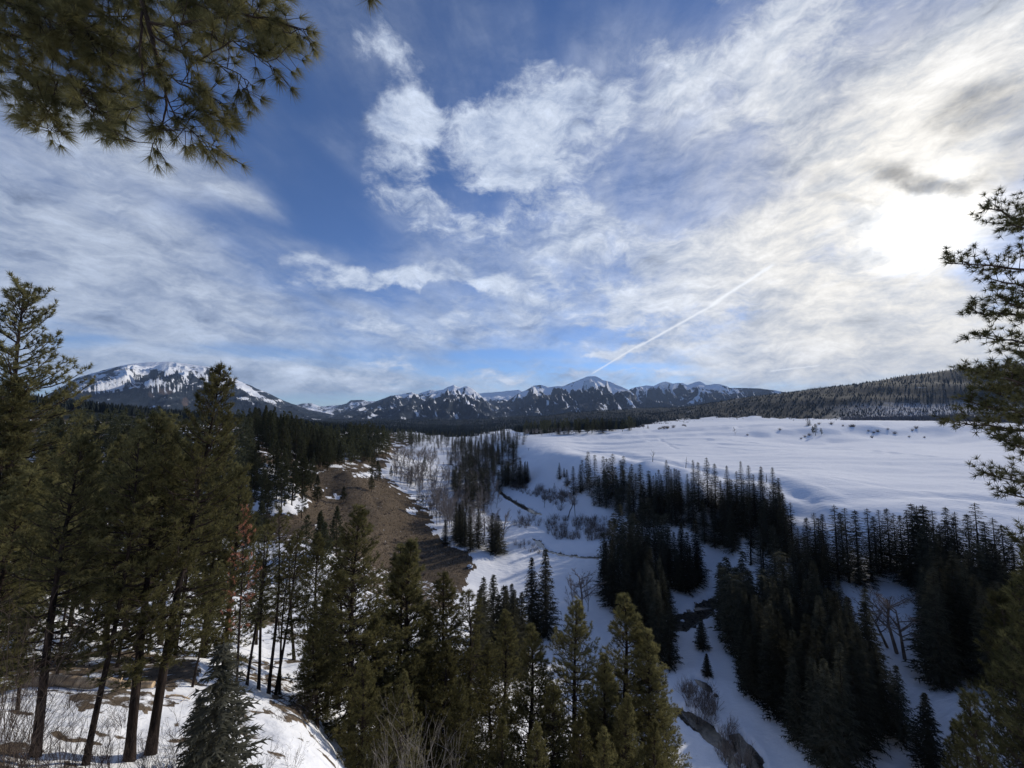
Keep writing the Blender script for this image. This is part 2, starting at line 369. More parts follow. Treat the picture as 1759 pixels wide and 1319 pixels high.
th_f = np.linspace(-1.02, 1.02, 600)
th_all = np.concatenate([np.linspace(-math.pi, -1.05, 50), th_f, np.linspace(1.05, math.pi, 50)])
r_all = np.concatenate([[0.6], np.geomspace(1.2, 14, 40)[:-1], np.geomspace(14, 500, 330)[:-1], np.geomspace(500, 9000, 150)[:-1], np.geomspace(9000, 22000, 10)])
TH, RR = np.meshgrid(th_all, r_all)
GX = RR*np.sin(TH); GY = RR*np.cos(TH)
GZ = base_height(GX, GY)
FRONT = np.abs(TH) < 1.35
GZ = np.where(RR < 15, np.minimum(GZ, np.where(FRONT, -1.6 - 0.45*RR, -1.5)), GZ)
GPX, GPY = project(GX, GY, GZ); GPX = np.where(GY > 0, GPX, -9999)

# relief: hummocks on land, drifts in the meadow, furrowed far hills
near_w = sstep(3, 15, RR)*(1 - sstep(300, 700, RR))
bench = sstep(-46, -37, GZ)*sstep(880, 1000, GPX)*sstep(120, 150, RR)
valley = (1 - sstep(-52, -47, GZ))*sstep(60, 90, RR)
lumps = fbm(GX/9, GY/9, 4)*0.55 + fbm(GX/2.5, GY/2.5, 3)*0.13
GZ += near_w*lumps*(1 - 0.75*bench)*(1 - 0.5*valley)
GZ += sstep(6, 10, RR)*(1 - sstep(45, 90, RR))*(fbm(GX/0.9, GY/0.9, 3)*0.07 + fbm(GX/3.2 + 5, GY/3.2, 3)*0.16)
GZ -= (GY > 100)*(GY < 420)*sstep(-320, -220, GX)*(1 - sstep(-75, -30, GX))*np.clip(ridged(GX/26 + 2, GY/45, 3) - 1.0, 0, 1)*1.6
# long drifts and terraces across the meadow
dr = fbm(GX/50 + 3, GY/12, 5)*0.40 + fbm(GX/140, GY/40, 3)*0.7
dist_w = sstep(150, 220, RR)*(1 - sstep(1200, 1600, RR))*bench
GZ += dist_w*dr
for k, (a0, hgt) in enumerate(((520, 2.6), (560, 2.0), (610, 3.4), (450, 1.6), (390, .8), (700, 2.5))):       # eroded banks of the terrace
    edge = a0 + 30*fbm(GX/90 + 7*k, GY*0 + k, 3)
    GZ += dist_w*hgt*(sstep(edge - 5, edge + 5, GY) - sstep(edge + 20, edge + 70, GY)*0.8)*sstep(-100, 150, GX)
far_w = sstep(1200, 2600, RR)
GZ += far_w*(ridged(GX/900 + 5, GY/900, 4) - 1.0)*26*np.clip((RR - 1200)/2500, 0, 1)
hill = far_w*sstep(1150, 1300, GPX)*(RR < 4200)
GZ += hill*(ridged(GX/260, GY/420, 4) - .9)*9*(1 - sstep(2300, 2500, RR)*0.6)

# --- streams, traced in the picture, laid on the land
def hit_on(Z, px, py):
    a, z = ray(px, py); th = math.atan2(a, 1.0); r1 = math.hypot(a, 1.0); el = z/r1
    j = np.searchsorted(th_all, th) - 1; t = (th - th_all[j])/(th_all[j+1] - th_all[j])
    col = Z[:, j]*(1 - t) + Z[:, j+1]*t
    d = col - el*r_all
    k = np.argmax((d > 0) & (r_all > 3))
    if d[k] <= 0: return None
    s = -d[k-1]/(d[k] - d[k-1]); r = r_all[k-1] + s*(r_all[k] - r_all[k-1])
    return r*math.sin(th), r*math.cos(th), el*r
POOLS = {
 'main': [(1228,1022),(1206,1028),(1190,1040),(1176,1048),(1160,1052),(1148,1064),(1156,1080),(1170,1083),(1192,1076),(1206,1062),(1222,1052),(1232,1040)],
 'lower': [(1254,1257),(1270,1254),(1284,1268),(1296,1282),(1311,1300),(1308,1322),(1285,1322),(1276,1300),(1266,1276)],
 'bend': [(1150,1212),(1166,1210),(1196,1222),(1222,1240),(1246,1262),(1262,1290),(1276,1330),(1262,1330),(1244,1296),(1216,1268),(1188,1240),(1160,1222)],
 'hole': [(1192,1162),(1204,1162),(1220,1172),(1226,1186),(1216,1180),(1200,1172)],
 'pool': [(918,925),(926,925),(934,935),(936,942),(928,938),(921,932)],
 'thread': [(935,938),(950,945),(972,950),(1000,953),(1030,955),(1030,959),(1000,957),(970,954),(948,949),(934,942)],
 'upper': [(858,842),(872,850),(888,860),(904,868),(918,876),(930,880),(930,884),(912,880),(896,872),(880,862),(866,853),(856,845)],
}
def groove(line, w, depth, side=0.0):
    global GZ
    pts = [hit_on(GZ, *p) for p in line]; pts = np.array([p for p in pts if p])
    x0, y0 = pts[:, :2].min(0) - 5*w; x1, y1 = pts[:, :2].max(0) + 5*w
    sel = np.argwhere((GX > x0) & (GX < x1) & (GY > y0) & (GY < y1)); ii, jj = sel[:, 0], sel[:, 1]; gx, gy = GX[ii, jj], GY[ii, jj]; d = np.full(len(gx), 1e9)
    wob = 1.5*w*gn(gx/14, gy/14)
    for a, b in zip(pts[:-1], pts[1:]):
        ab = b[:2] - a[:2]; t = np.clip(((gx - a[0])*ab[0] + (gy - a[1])*ab[1])/(ab @ ab + 1e-9), 0, 1)
        d = np.minimum(d, np.hypot(gx - a[0] - t*ab[0], gy - a[1] - t*ab[1] + wob*.5))
    GZ[ii, jj] -= depth*np.exp(-(d/w)**2) - side*np.exp(-((d - 2.5*w)/w)**2)
groove([(985,772),(1060,778),(1130,790),(1200,804),(1280,819),(1340,834),(1385,856),(1380,880)], 4.5, 1.5, .5)
groove([(1125,752),(1145,761),(1163,771)], 1.6, .7)
groove([(900,770),(1000,772),(1100,786),(1180,797),(1300,797),(1450,797),(1600,798),(1740,800)], 1.3, .5)
groove([(1330,808),(1450,824),(1560,842),(1700,868)], 1.3, .45)
groove([(1020,768),(1150,764),(1300,775),(1450,772),(1600,785)], 2.5, .7, .3)
groove([(1240,764),(1360,770),(1500,766),(1640,774)], 3, .8, .4)
groove([(1100,756),(1180,758),(1240,754),(1300,762)], 3, .9, .4)
groove([(1450,862),(1560,850),(1690,858),(1760,866)], 3, .7, .3)
Z0 = GZ.copy(); DIRT = np.zeros_like(GZ); water_xy = {}
for nm, poly in POOLS.items():
    pts = [hit_on(Z0, *p) for p in poly]; pts = np.array([p for p in pts if p])
    water_xy[nm] = pts
    x0, y0 = pts[:, :2].min(0) - 8; x1, y1 = pts[:, :2].max(0) + 8
    sel = np.argwhere((GX > x0) & (GX < x1) & (GY > y0) & (GY < y1))
    ii, jj = sel[:, 0], sel[:, 1]; gx, gy = GX[ii, jj], GY[ii, jj]
    d = np.full(len(gx), 1e9)
    for a, b in zip(pts, np.roll(pts, -1, 0)):
        ab = b[:2] - a[:2]; t = np.clip(((gx - a[0])*ab[0] + (gy - a[1])*ab[1])/(ab @ ab + 1e-9), 0, 1)
        d = np.minimum(d, np.hypot(gx - a[0] - t*ab[0], gy - a[1] - t*ab[1]))
    ins = inpoly(gx, gy, pts[:, :2]); sd = np.where(ins, -d, d)
    sd = sd + 0.9*fbm(gx/2.2, gy/2.2, 3); dep = (1 - sstep(-0.3, 0.9, sd))
    GZ[ii, jj] -= dep*1.1
    DIRT[ii, jj] = np.maximum(DIRT[ii, jj], 1 - sstep(-0.1, 0.5, sd))

# --- where bare ground shows through the snow
def soft(poly, blur=10):
    ins = inpoly(GPX + 14*fbm(GX/7, GY/7, 3), GPY + 10*fbm(GX/6 + 9, GY/6, 3), poly); return ins.astype(float)
brown = soft([(300,880),(410,862),(440,850),(560,838),(575,812),(600,804),(645,806),(700,850),(748,893),(735,900),(760,930),(815,958),(820,975),(800,990),(790,1030),(740,1060),(690,1050),(620,1010),(560,940),(400,925),(300,930)])*(GY > 90)*(GY < 420)
brown2 = soft([(415,835),(520,800),(600,800),(620,845),(500,875),(420,870)])*(GY > 120)*(GY < 420)
snowp = soft([(415,848),(450,830),(520,880),(430,884)])*0
patch = fbm(GX/16 + 4, GY/16, 4)
wood_l = soft([(-900,700),(560,725),(690,742),(720,756),(680,775),(668,800),(640,812),(600,815),(560,872),(-900,872)])*(GY > 120)*(GY < 1500)
DIRT = np.maximum(DIRT, np.maximum(brown, brown2*(patch > -0.25)))
DIRT = np.maximum(DIRT, wood_l*sstep(-0.42, -0.1, patch))
for (cx_, cy_, rx_, ry_) in ((475,868,52,16),(470,845,40,9),(470,812,32,8),(440,815,18,10),(500,862,30,12),(612,843,0,0),(706,877,9,5),(575,852,12,3),(545,905,5,2),(630,815,22,4),(665,815,10,3)):
    if rx_: DIRT = np.where((((GPX + 10*fbm(GX/3, GY/3, 3) - cx_)/rx_)**2 + ((GPY + 6*fbm(GX/3 + 5, GY/3, 3) - cy_)/ry_)**2 < 1)*(GY > 100)*(GY < 420), 0, DIRT)
gul = (GPX < 640)*(GY > 33)*(GY < 125)
DIRT = np.maximum(DIRT, gul*sstep(0.22, 0.4, fbm(GX/6, GY/6, 4)))
kn = (GY < 33)*(GX < 5)*(GY > 0)
k1 = soft([(-300,1126),(60,1128),(200,1120),(330,1128),(345,1160),(300,1195),(180,1178),(40,1165),(-300,1150)])
k2 = soft([(115,1198),(170,1192),(245,1205),(300,1205),(318,1215),(255,1228),(180,1218),(140,1224)])
k3 = soft([(455,1192),(520,1196),(540,1245),(500,1230),(470,1210)])
k4 = soft([(-300,1282),(60,1290),(150,1312),(160,1400),(-300,1400)])
DIRT = np.maximum(DIRT, kn*np.maximum.reduce([k1, k2, k3, k4]))
DIRT = np.maximum(DIRT, kn*(RR > 10)*sstep(0.30, 0.5, fbm(GX/2.6 + 3, GY/1.8, 4)))
back = (RR < 14)*1.0
DIRT = np.maximum(DIRT, back*sstep(-0.1, 0.1, fbm(GX/2, GY/2, 3)))
steep = (GX > 2)*(GY > 5)*(GY < 60)*(GPX < 1000)
DIRT = np.maximum(DIRT, steep*sstep(0.1, 0.3, fbm(GX/4, GY/4, 4))*0.9)
DIRT = np.where((GY < 130) & FRONT & (RR > 3), DIRT*0.62, DIRT*0.9)
# far woods floor
WB = np.array([(-400,762),(0,760),(400,750),(600,743),(700,741),(780,750),(850,741),(875,736),(900,746),(985,744),(1050,741),(1095,734),(1125,724),(1200,719),(1300,716),(1400,717),(1500,718),(1759,717),(2600,716)], float)
WOOD = sstep(3, -3, GPY - np.interp(GPX, WB[:, 0], WB[:, 1]) + 5*fbm(GX/70, GY/70, 3))*sstep(450, 650, RR)
WOOD = np.where(FRONT, WOOD, sstep(400, 800, RR))
WOOD = np.clip(WOOD, 0, 1)
ASP = sstep(1380, 1560, GPX)*(1 - sstep(25, 75, GZ + 25*fbm(GX/120, GY/120, 3)))*(RR > 1300)

nr, nt = GZ.shape
V_ = np.stack([GX, GY, GZ], -1).reshape(-1, 3)
i = np.arange(nr - 1)[:, None]*nt; j = np.arange(nt)[None]; k = (j + 1) % nt
F_ = np.stack([i + j, i + nt + j, i + nt + k, i + k], -1).reshape(-1, 4)[:, ::-1]
me = make_mesh('ground', V_, F_, True, {'dirt': DIRT, 'wood': WOOD, 'asp': ASP})
ground_m, g = new_mat('snow and bare ground')
geo = g.new('ShaderNodeNewGeometry'); pos = geo.outputs['Position']
dirt = attr(g, 'dirt'); wood = attr(g, 'wood'); asp = attr(g, 'asp')
n1 = g.noise(pos, 0.9, 6, 0.65); n2 = g.noise(pos, 0.07, 5, 0.55); n3 = g.noise(pos, 6.0, 5, 0.7)
litter = g.ramp(n3, [(0.3, (0.036, 0.028, 0.020)), (0.5, (0.105, 0.080, 0.056)), (0.72, (0.21, 0.162, 0.115))])
litter = g.mix(g.smooth(n2, 0.35, 0.65), litter, g.ramp(n1, [(0.35, (0.055, 0.043, 0.032)), (0.65, (0.18, 0.138, 0.098))]))
snowc = g.mix(n2, (0.84, 0.85, 0.87), (0.88, 0.88, 0.885))
snowc = g.mix(g.smooth(n3, 0.66, 0.78, 0, 0.10), snowc, (0.35, 0.30, 0.25))
woodc = g.mix(g.smooth(g.noise(pos, 0.012, 5, 0.6), 0.42, 0.62), (0.016, 0.021, 0.020), (0.042, 0.042, 0.040))
woodc = g.mix(g.smooth(g.noise(g.mapping(pos, scale=(1, .6, 1)), 0.006, 6, 0.7), 0.64, 0.70, 0, .7), woodc, (.6, .62, .66))
aspc = g.mix(g.smooth(g.noise(pos, 0.05, 6, 0.7), 0.35, 0.65), (0.28, 0.28, 0.30), (0.5, 0.51, 0.54))
fd = g.smooth(g.math('ADD', dirt, g.math('ADD', g.math('MULTIPLY', g.math('SUBTRACT', n1, 0.5), 1.7), g.math('MULTIPLY', g.math('SUBTRACT', g.noise(pos, 0.28, 4, 0.6), 0.5), 1.0))), 0.38, 0.60)
c = g.mix(fd, snowc, litter)
c = g.mix(g.smooth(g.math('ADD', wood, g.math('MULTIPLY', g.math('SUBTRACT', g.noise(pos, 0.03, 5, .65), 0.5), 0.9)), 0.4, 0.6), c, woodc)
c = g.mix(asp, c, aspc)
h = g.math('ADD', g.math('MULTIPLY', g.noise(pos, 1.6, 6, 0.6), 0.35), g.math('MULTIPLY', g.noise(g.mapping(pos, rot=(0, 0, .5), scale=(1, 2.5, 1)), 0.35, 4, 0.5), 0.8))
principled(g, c, 0.95, 0.03, bump(g, h, 0.55, 0.6))
ground = mesh_obj('ground', me, ground_m, kind='structure', label='snow covered valley, meadow bench and bare brown slope')

def hit(px, py):
    h = hit_on(GZ, px, py)
    return h
def ground_z(x, y):
    th = math.atan2(x, y); r = math.hypot(x, y)
    j = min(max(np.searchsorted(th_all, th) - 1, 0), nt - 2); t = (th - th_all[j])/(th_all[j+1] - th_all[j])
    k = min(max(np.searchsorted(r_all, r) - 1, 0), nr - 2); s = (r - r_all[k])/(r_all[k+1] - r_all[k])
    return float((GZ[k, j]*(1-t) + GZ[k, j+1]*t)*(1-s) + (GZ[k+1, j]*(1-t) + GZ[k+1, j+1]*t)*s)

# --- water
water_m, g = new_mat('dark stream water')
geo = g.new('ShaderNodeNewGeometry')
wn = g.noise(geo.outputs['Position'], 3.0, 5, 0.6)
principled(g, g.ramp(g.noise(geo.outputs['Position'], 1.2, 5, .6), [(0.35, (0.03, 0.028, 0.024)), (0.7, (0.12, 0.10, 0.075))]), 0.07, 0.6, bump(g, wn, 0.35, 0.08))
for nm, pts in water_xy.items():
    c = pts[:, :2].mean(0); q = pts.copy(); dvec = q[:, :2] - c
    q[:, :2] += dvec/(np.linalg.norm(dvec, axis=1)[:, None] + 1e-6)*0.35
    q[:, 2] -= 0.75
    me = bpy.data.meshes.new('stream_water'); me.from_pydata([tuple(p) for p in q], [], [list(range(len(q)))])
    o = mesh_obj('stream_water', me, water_m, kind='structure', label='dark open water of the creek between snow banks')

# ------------------------------------------------------------------ mountains
mount_m, g = new_mat('snowy forested mountain')
geo = g.new('ShaderNodeNewGeometry'); pos = geo.outputs['Position']
sn = attr(g, 'snow'); rk = attr(g, 'rock')
m1 = g.noise(g.mapping(pos, rot=(0, .5, 0), scale=(1.3, .8, 1.0)), 0.012, 6, 0.72); m2 = g.noise(pos, 0.0022, 5, 0.6)
forest = g.mix(g.smooth(m1, 0.4, 0.6), (0.011, 0.017, 0.024), (0.028, 0.036, 0.046))
rock = g.mix(g.smooth(m2, 0.4, 0.6), (0.07, 0.055, 0.05), (0.13, 0.095, 0.08))
base = g.mix(g.smooth(g.math('ADD', rk, g.math('SUBTRACT', m2, 0.5)), 0.45, 0.65), forest, rock)
m3 = g.noise(g.mapping(pos, scale=(1.5, .5, .8)), 0.0045, 4, 0.6)
sn = g.math('ADD', sn, g.math('ADD', 0.11, g.math('MULTIPLY', g.math('SUBTRACT', m3, 0.5), 1.0)))
f = g.smooth(g.math('ADD', sn, g.math('ADD', g.math('MULTIPLY', g.math('SUBTRACT', m1, 0.5), 1.3), g.math('MULTIPLY', g.math('SUBTRACT', m2, 0.5), 0.9))), 0.46, 0.60)
principled(g, g.mix(f, base, (0.82, 0.84, 0.88)), 0.9, 0.1, bump(g, g.math('ADD', m1, m3), 0.8, 40))
def mountain(label, ridge, D, depth, base_z, seed, spur=1.0, snow_bias=0.0, snowfn=None, rockpx=(), back=2500, pw=0.8):
    ridge = np.array(ridge, float)
    ths = np.arctan((ridge[:, 0] - W/2)/FPX)   # near enough: azimuth of the ridge points
    a, z = ray(ridge[:, 0], ridge[:, 1]); ths = np.arctan2(a, 1.0); el = z/np.hypot(a, 1.0)
    nth = int(max(150, (ridge[-1, 0] - ridge[0, 0])*0.85)); th = np.linspace(ths[0], ths[-1], nth)
    t = np.concatenate([-np.linspace(1, 0.05, 8), np.linspace(0, 1, 150)])
    T_, TT = np.meshgrid(th, t)
    Rd = D - np.where(TT >= 0, TT*depth, TT*back)
    X = Rd*np.sin(T_); Y = Rd*np.cos(T_)
    crest = np.interp(th, ths, el)*D + gn(th*D/260, th*0 + seed)*10 + gn(th*D/90, th*0 + seed + 5)*6
    crest = crest[None].repeat(len(t), 0)
    edge = sstep(0, 0.05, (T_ - th[0]))*sstep(0, 0.05, (th[-1] - T_))
    s = np.abs(TT)
    wx = X/1000 + 0.35*fbm(X/1500 + seed, Y/1500, 3); wy = Y/2600 + 0.2*fbm(X/900, Y/1500 + seed, 3)
    rd = ridged(wx*1.15 + seed*3.1, wy*1.0 + seed, 6, 0.55)          # 0..~1.9, high on spurs
    fall = 1 - s**pw
    relief = (crest - base_z)
    Z = base_z + relief*np.clip(fall, 0, 1)
    win = sstep(0, 0.25, s)*(1 - sstep(0.75, 1.0, s)*0.7)
    Z += (rd - 1.15)*relief*0.42*spur*win
    Z += (ridged(X/420 + seed, Y/420, 4) - 0.9)*22*sstep(0.01, 0.1, s)
    Z = np.minimum(Z, crest + 400*(s > 0.02)*0 + (1 - sstep(0, .3, s))*0 + 1e9*(s > 2)) if False else Z
    lim = crest*Rd/D - 8*s                                       # nothing in front rises above the drawn skyline
    Z = np.where(TT > 0, np.minimum(Z, lim), Z)
    gz_r, gz_t = np.gradient(Z); slope = gz_t/(np.gradient(X)[1] + 1e-6)
    alt = (Z - base_z)/(np.maximum(relief.max(), 1))
    steep_ = np.abs(gz_r)/(depth/150.0)
    snow = 0.12 + 0.75*sstep(0.35, 1.0, alt) - 0.22*sstep(0.5, 1.2, steep_) + 0.25*np.clip(-slope, -1, 1) + snow_bias + 0.10*fbm(X/700, Y/700 + seed, 4)
    # gullies and bowls hold snow, spur tops stay wooded
    snow += 0.38*sstep(1.1, 0.6, rd)*sstep(.25, .7, alt)
    pxx, pyy = project(X, Y, Z)
    if snowfn is not None: snow = snowfn(snow, pxx, pyy, X, Y, Z)
    rock_ = np.zeros_like(Z)
    for (rx0, ry0, ra, rb) in rockpx: rock_ = np.maximum(rock_, 1 - sstep(0.4, 1.3, np.hypot((pxx - rx0)/ra, (pyy - ry0)/rb)))
    a_, b_ = Z.shape
    i = np.arange(a_ - 1)[:, None]*b_; j = np.arange(b_ - 1)[None]
    F = np.stack([i + j, i + j + 1, i + b_ + j + 1, i + b_ + j], -1).reshape(-1, 4)
    me = make_mesh('mountain', np.stack([X, Y, Z], -1).reshape(-1, 3), F, True, {'snow': snow, 'rock': rock_})
    return mesh_obj('mountain', me, mount_m, kind='structure', label=label)
def blobs2(lst, px, py):
    s = 0
    for (x, y, rx, ry, rot, w) in lst:
        c, q = math.cos(math.radians(rot)), math.sin(math.radians(rot)); dx, dy = px - x, py - y
        s = s + w*(1 - sstep(0.3, 1.1, np.hypot((dx*c + dy*q)/rx, (-dx*q + dy*c)/ry)))
    return s
def snow_left(s, px, py, X, Y, Z):
    s = 0.30 + 0.15*fbm(X/500, Z/60, 4) + 0.35*sstep(640, 625, py)
    s += 0.30*sstep(0.15, 0.4, gn(px/40 + 3, py/5.0))*sstep(712, 690, py) - 0.18*sstep(660, 690, py)
    s += blobs2([(290,629,60,7,0,.5),(235,642,70,6,-12,.3),(200,655,50,3,-14,.3),(150,668,50,3,-12,.3),(170,700,40,3,-3,.25),(290,636,6,12,10,.4),(318,638,9,12,20,.45),(345,633,10,9,0,.4),(265,640,8,9,0,-.5),(303,645,4,10,10,-.5),(330,650,8,8,0,-.4),(420,665,34,7,33,.6),(455,685,40,5,28,.4),(430,690,40,4,20,.25),(160,650,40,5,-15,.25)], px, py)
    return s
mountain('long snow capped mountain behind the left pines', [(-60,712),(0,700),(60,690),(100,668),(130,650),(160,640),(200,630),(232,624),(262,622),(290,621),(335,627),(358,630),(380,641),(400,650),(430,662),(470,680),(500,693),(530,703),(580,714),(640,722)],
         9000, 4600, -60, 2.0, 0.6, 0.0, snow_left, ((283, 672, 18, 9), (318, 690, 8, 10), (262, 678, 10, 6)))
def sf(lst, add=0.0):
    return lambda s, px, py, X, Y, Z: s + add + blobs2(lst, px, py)
mountain('low snowy saddle between the mountains', [(420,712),(480,700),(506,696),(520,693),(535,692.5),(550,698),(581,696),(595,693),(602,687.5),(622,686.5),(632,689),(660,690),(720,690),(800,672),(823,675.5),(847,674),(870,671.5),(891,669.5),(902,674),(930,685),(960,700)],
         14000, 5500, -40, 5.0, 0.5, 0.25, pw=.6, snowfn= sf([(880,680,45,9,0,.5),(555,712,18,5,-25,.4),(530,706,30,4,0,.3),(610,688,16,3,0,-.5),(880,695,60,8,0,-.4)]))
mountain('forested snowy range with a pointed double summit', [(500,722),(540,722),(575,712),(600,703),(640,692),(670,680),(690,677),(707,674),(717,677),(738,670),(750,671),(762,669),(770,664),(779,661),(785,664),(791,667),(797,664),(803,663),(812,668),(823,677),(835,688),(850,697),(880,708),(920,716)],
         10500, 6000, -70, 8.0, 1.0, 0.0, pw=.62, snowfn= sf([(806,672,9,10,40,.5),(820,683,9,5,45,.4),(692,679,20,3,0,.35),(760,690,60,12,-30,.12),(640,712,60,8,-25,.15),(800,690,30,6,30,.12)]))
mountain('broad snowy peak in the middle of the range', [(800,712),(840,704),(870,690),(890,676),(905,669),(917,662.5),(930,661),(943,665),(955,663.5),(968,663),(980,658),(991,654),(1000,650),(1008,647),(1022,646),(1030,649),(1036,652.6),(1053,658),(1068,664),(1080,670),(1090,678),(1105,692),(1130,706),(1160,714)],
         11000, 5200, -60, 13.0, 1.0, 0.04, pw=.62, snowfn= sf([(1020,655,22,8,15,.35),(998,664,14,9,-50,.4),(895,682,22,6,-30,.55),(920,672,20,6,40,.3),(1080,690,16,7,30,.5),(940,693,6,8,20,.5),(1030,672,14,6,0,.15),(1008,648,6,3,0,-.5)]))
mountain('row of rounded snowy summits beyond the dark hill', [(1040,712),(1065,690),(1082,668),(1090,665),(1099,664),(1110,662),(1122,663),(1129,660),(1136,657),(1144,655),(1156,659),(1164,657.5),(1173,658),(1180,661),(1187,659),(1193,657),(1201,655),(1207,657),(1213,661),(1220,661),(1227,659),(1234,659.5),(1241,661),(1255,666),(1292,666.5),(1321,669),(1360,675),(1420,690)],
         12500, 5200, -50, 19.0, 1.0, 0.06, pw=.65, snowfn= sf([(1140,661,10,8,-40,.5),(1105,678,14,6,-40,.45),(1155,665,16,5,-25,.4),(1240,670,24,7,20,.4),(1185,686,34,8,-5,.45),(1210,673,14,3,0,.4),(1300,670,40,6,0,-.5),(1130,690,12,4,0,.4)]))

# ------------------------------------------------------------------ plant materials
def foliage_mat(name, dark, light, trans=0.25, scale=1.3, rnd=0.35):
    m, g = new_mat(name)
    oi = g.new('ShaderNodeObjectInfo').outputs['Random']
    tc = g.new('ShaderNodeTexCoord').outputs['Object']
    n = g.noise(tc, scale, 3, 0.6)
    c = g.mix(g.smooth(n, 0.35, 0.65), dark, light)
    c = g.vmath('SCALE', c, scale=g.smooth(oi, 0, 1, 1 - rnd, 1 + rnd, 'LINEAR'))
    d = g.new('ShaderNodeBsdfDiffuse'); g.put(d.inputs[0], c)
    t = g.new('ShaderNodeBsdfTranslucent'); g.put(t.inputs[0], c)
    mx = g.new('ShaderNodeMixShader'); mx.inputs[0].default_value = trans
    g.l.new(d.outputs[0], mx.inputs[1]); g.l.new(t.outputs[0], mx.inputs[2])
    o = g.new('ShaderNodeOutputMaterial'); g.l.new(mx.outputs[0], o.inputs[0]); return m
def bark_mat(name, a, b, scale=4.0):
    m, g = new_mat(name)
    tc = g.new('ShaderNodeTexCoord').outputs['Object']
    n = g.noise(g.mapping(tc, scale=(1, 1, 0.22)), scale, 5, 0.65)
    principled(g, g.mix(g.smooth(n, 0.35, 0.65), a, b), 0.95, 0.1, bump(g, n, 1.0, 0.12)); return m
M_PINE = foliage_mat('pine needles', (0.095, 0.092, 0.042), (0.22, 0.20, 0.088), 0.48)
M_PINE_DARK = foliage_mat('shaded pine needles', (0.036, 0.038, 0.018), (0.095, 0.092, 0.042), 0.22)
M_PINE_MID = foliage_mat('distant pine needles', (0.046, 0.050, 0.030), (0.10, 0.102, 0.056), 0.35)
M_SPRUCE = foliage_mat('spruce needles', (0.034, 0.034, 0.023), (0.084, 0.080, 0.054), 0.25, 0.8, 0.5)
M_SPRUCE_B = foliage_mat('pale spruce needles', (0.062, 0.064, 0.048), (0.125, 0.122, 0.092), 0.35)
M_RUST = foliage_mat('dead rust needles', (0.27, 0.115, 0.07), (0.50, 0.24, 0.155), 0.45)
M_FAR = foliage_mat('far conifers', (0.014, 0.018, 0.017), (0.032, 0.037, 0.034), 0.05, 0.01)
M_FARASP = foliage_mat('far bare aspens', (0.08, 0.075, 0.078), (0.16, 0.15, 0.152), 0.1, 0.02)
M_BARK = bark_mat('pine bark', (0.014, 0.011, 0.010), (0.048, 0.035, 0.029))
M_BARK_T = bark_mat('thin dark twigs', (0.028, 0.021, 0.018), (0.06, 0.045, 0.038))
M_GREY = foliage_mat('bare grey twigs', (0.17, 0.145, 0.13), (0.29, 0.26, 0.235), 0.1, 0.5, 0.3)
M_SHRUB = foliage_mat('bare brown willow twigs', (0.13, 0.105, 0.09), (0.25, 0.21, 0.18), 0.1, 0.8, 0.3)
M_PALE = bark_mat('weathered pale wood', (0.34, 0.24, 0.145), (0.70, 0.52, 0.33), 3.0)

def blades(pos, dirs, n, length, width, spread, rng, gravity=0.0):
    "needle clusters: n thin triangles fan out of each position around its direction"
    pos = np.repeat(np.asarray(pos, float), n, 0); d = np.repeat(np.asarray(dirs, float), n, 0)
    d = d + rng.normal(0, spread, d.shape); d[:, 2] -= gravity
    d /= np.linalg.norm(d, axis=1)[:, None] + 1e-9
    L = length*rng.uniform(0.7, 1.15, len(d))[:, None] if np.isscalar(length) else np.repeat(length, n)[:, None]*rng.uniform(.7, 1.15, (len(d), 1))
    s = np.cross(d, rng.normal(size=d.shape)); s /= np.linalg.norm(s, axis=1)[:, None] + 1e-9
    w = width if np.isscalar(width) else np.repeat(width, n)[:, None]
    a = pos - s*w/2; b = pos + s*w/2; c = pos + d*L
    v = np.stack([a, b, c], 1).reshape(-1, 3)
    return v, np.arange(len(v)).reshape(-1, 3)
def unitv(v): v = np.asarray(v, float); return v/(np.linalg.norm(v) + 1e-9)

def spray_on(pts, rng, tw_pos, tw_dir, buf, start=0.3, step=0.3, tl=0.8, up=0.25, r=0.012, tufts=3, flat=0.35):
    "side twigs along a limb, with needle positions appended to tw_pos / tw_dir"
    pts = np.asarray(pts, float); seg = np.linalg.norm(np.diff(pts, axis=0), axis=1); L = seg.sum(); cum = np.concatenate([[0], np.cumsum(seg)])
    s = start*L; side = 1
    while s < L:
        k = min(np.searchsorted(cum, s) - 1, len(pts) - 2); k = max(k, 0); t = (s - cum[k])/seg[k]
        p = pts[k]*(1-t) + pts[k+1]*t; d = unitv(pts[k+1] - pts[k])
        out = unitv(np.cross(d, [0, 0, 1]))*side; side = -side
        dd = unitv(d*rng.uniform(0.5, 1.1) + out*rng.uniform(0.5, 1.0) + np.array([0, 0, rng.uniform(-flat, up + flat)]))
        l = tl*rng.uniform(0.5, 1.1)*(1.1 - 0.65*s/L)
        e = p + dd*l + np.array([0, 0, l*0.18])
        if buf is not None: tube(buf, [p, (p + e)/2 - np.array([0, 0, .02]), e], [r, r*.75, r*.45], 3, False)
        for q in range(tufts):
            f = 1 - q*0.27
            tw_pos.append(p + (e - p)*f + rng.normal(0, .03, 3)); tw_dir.append(unitv(dd + [0, 0, 0.35]))
        s += step*rng.uniform(0.7, 1.3)
    tw_pos.append(pts[-1]); tw_dir.append(unitv(pts[-1] - pts[-2] + np.array([0, 0, .1])))

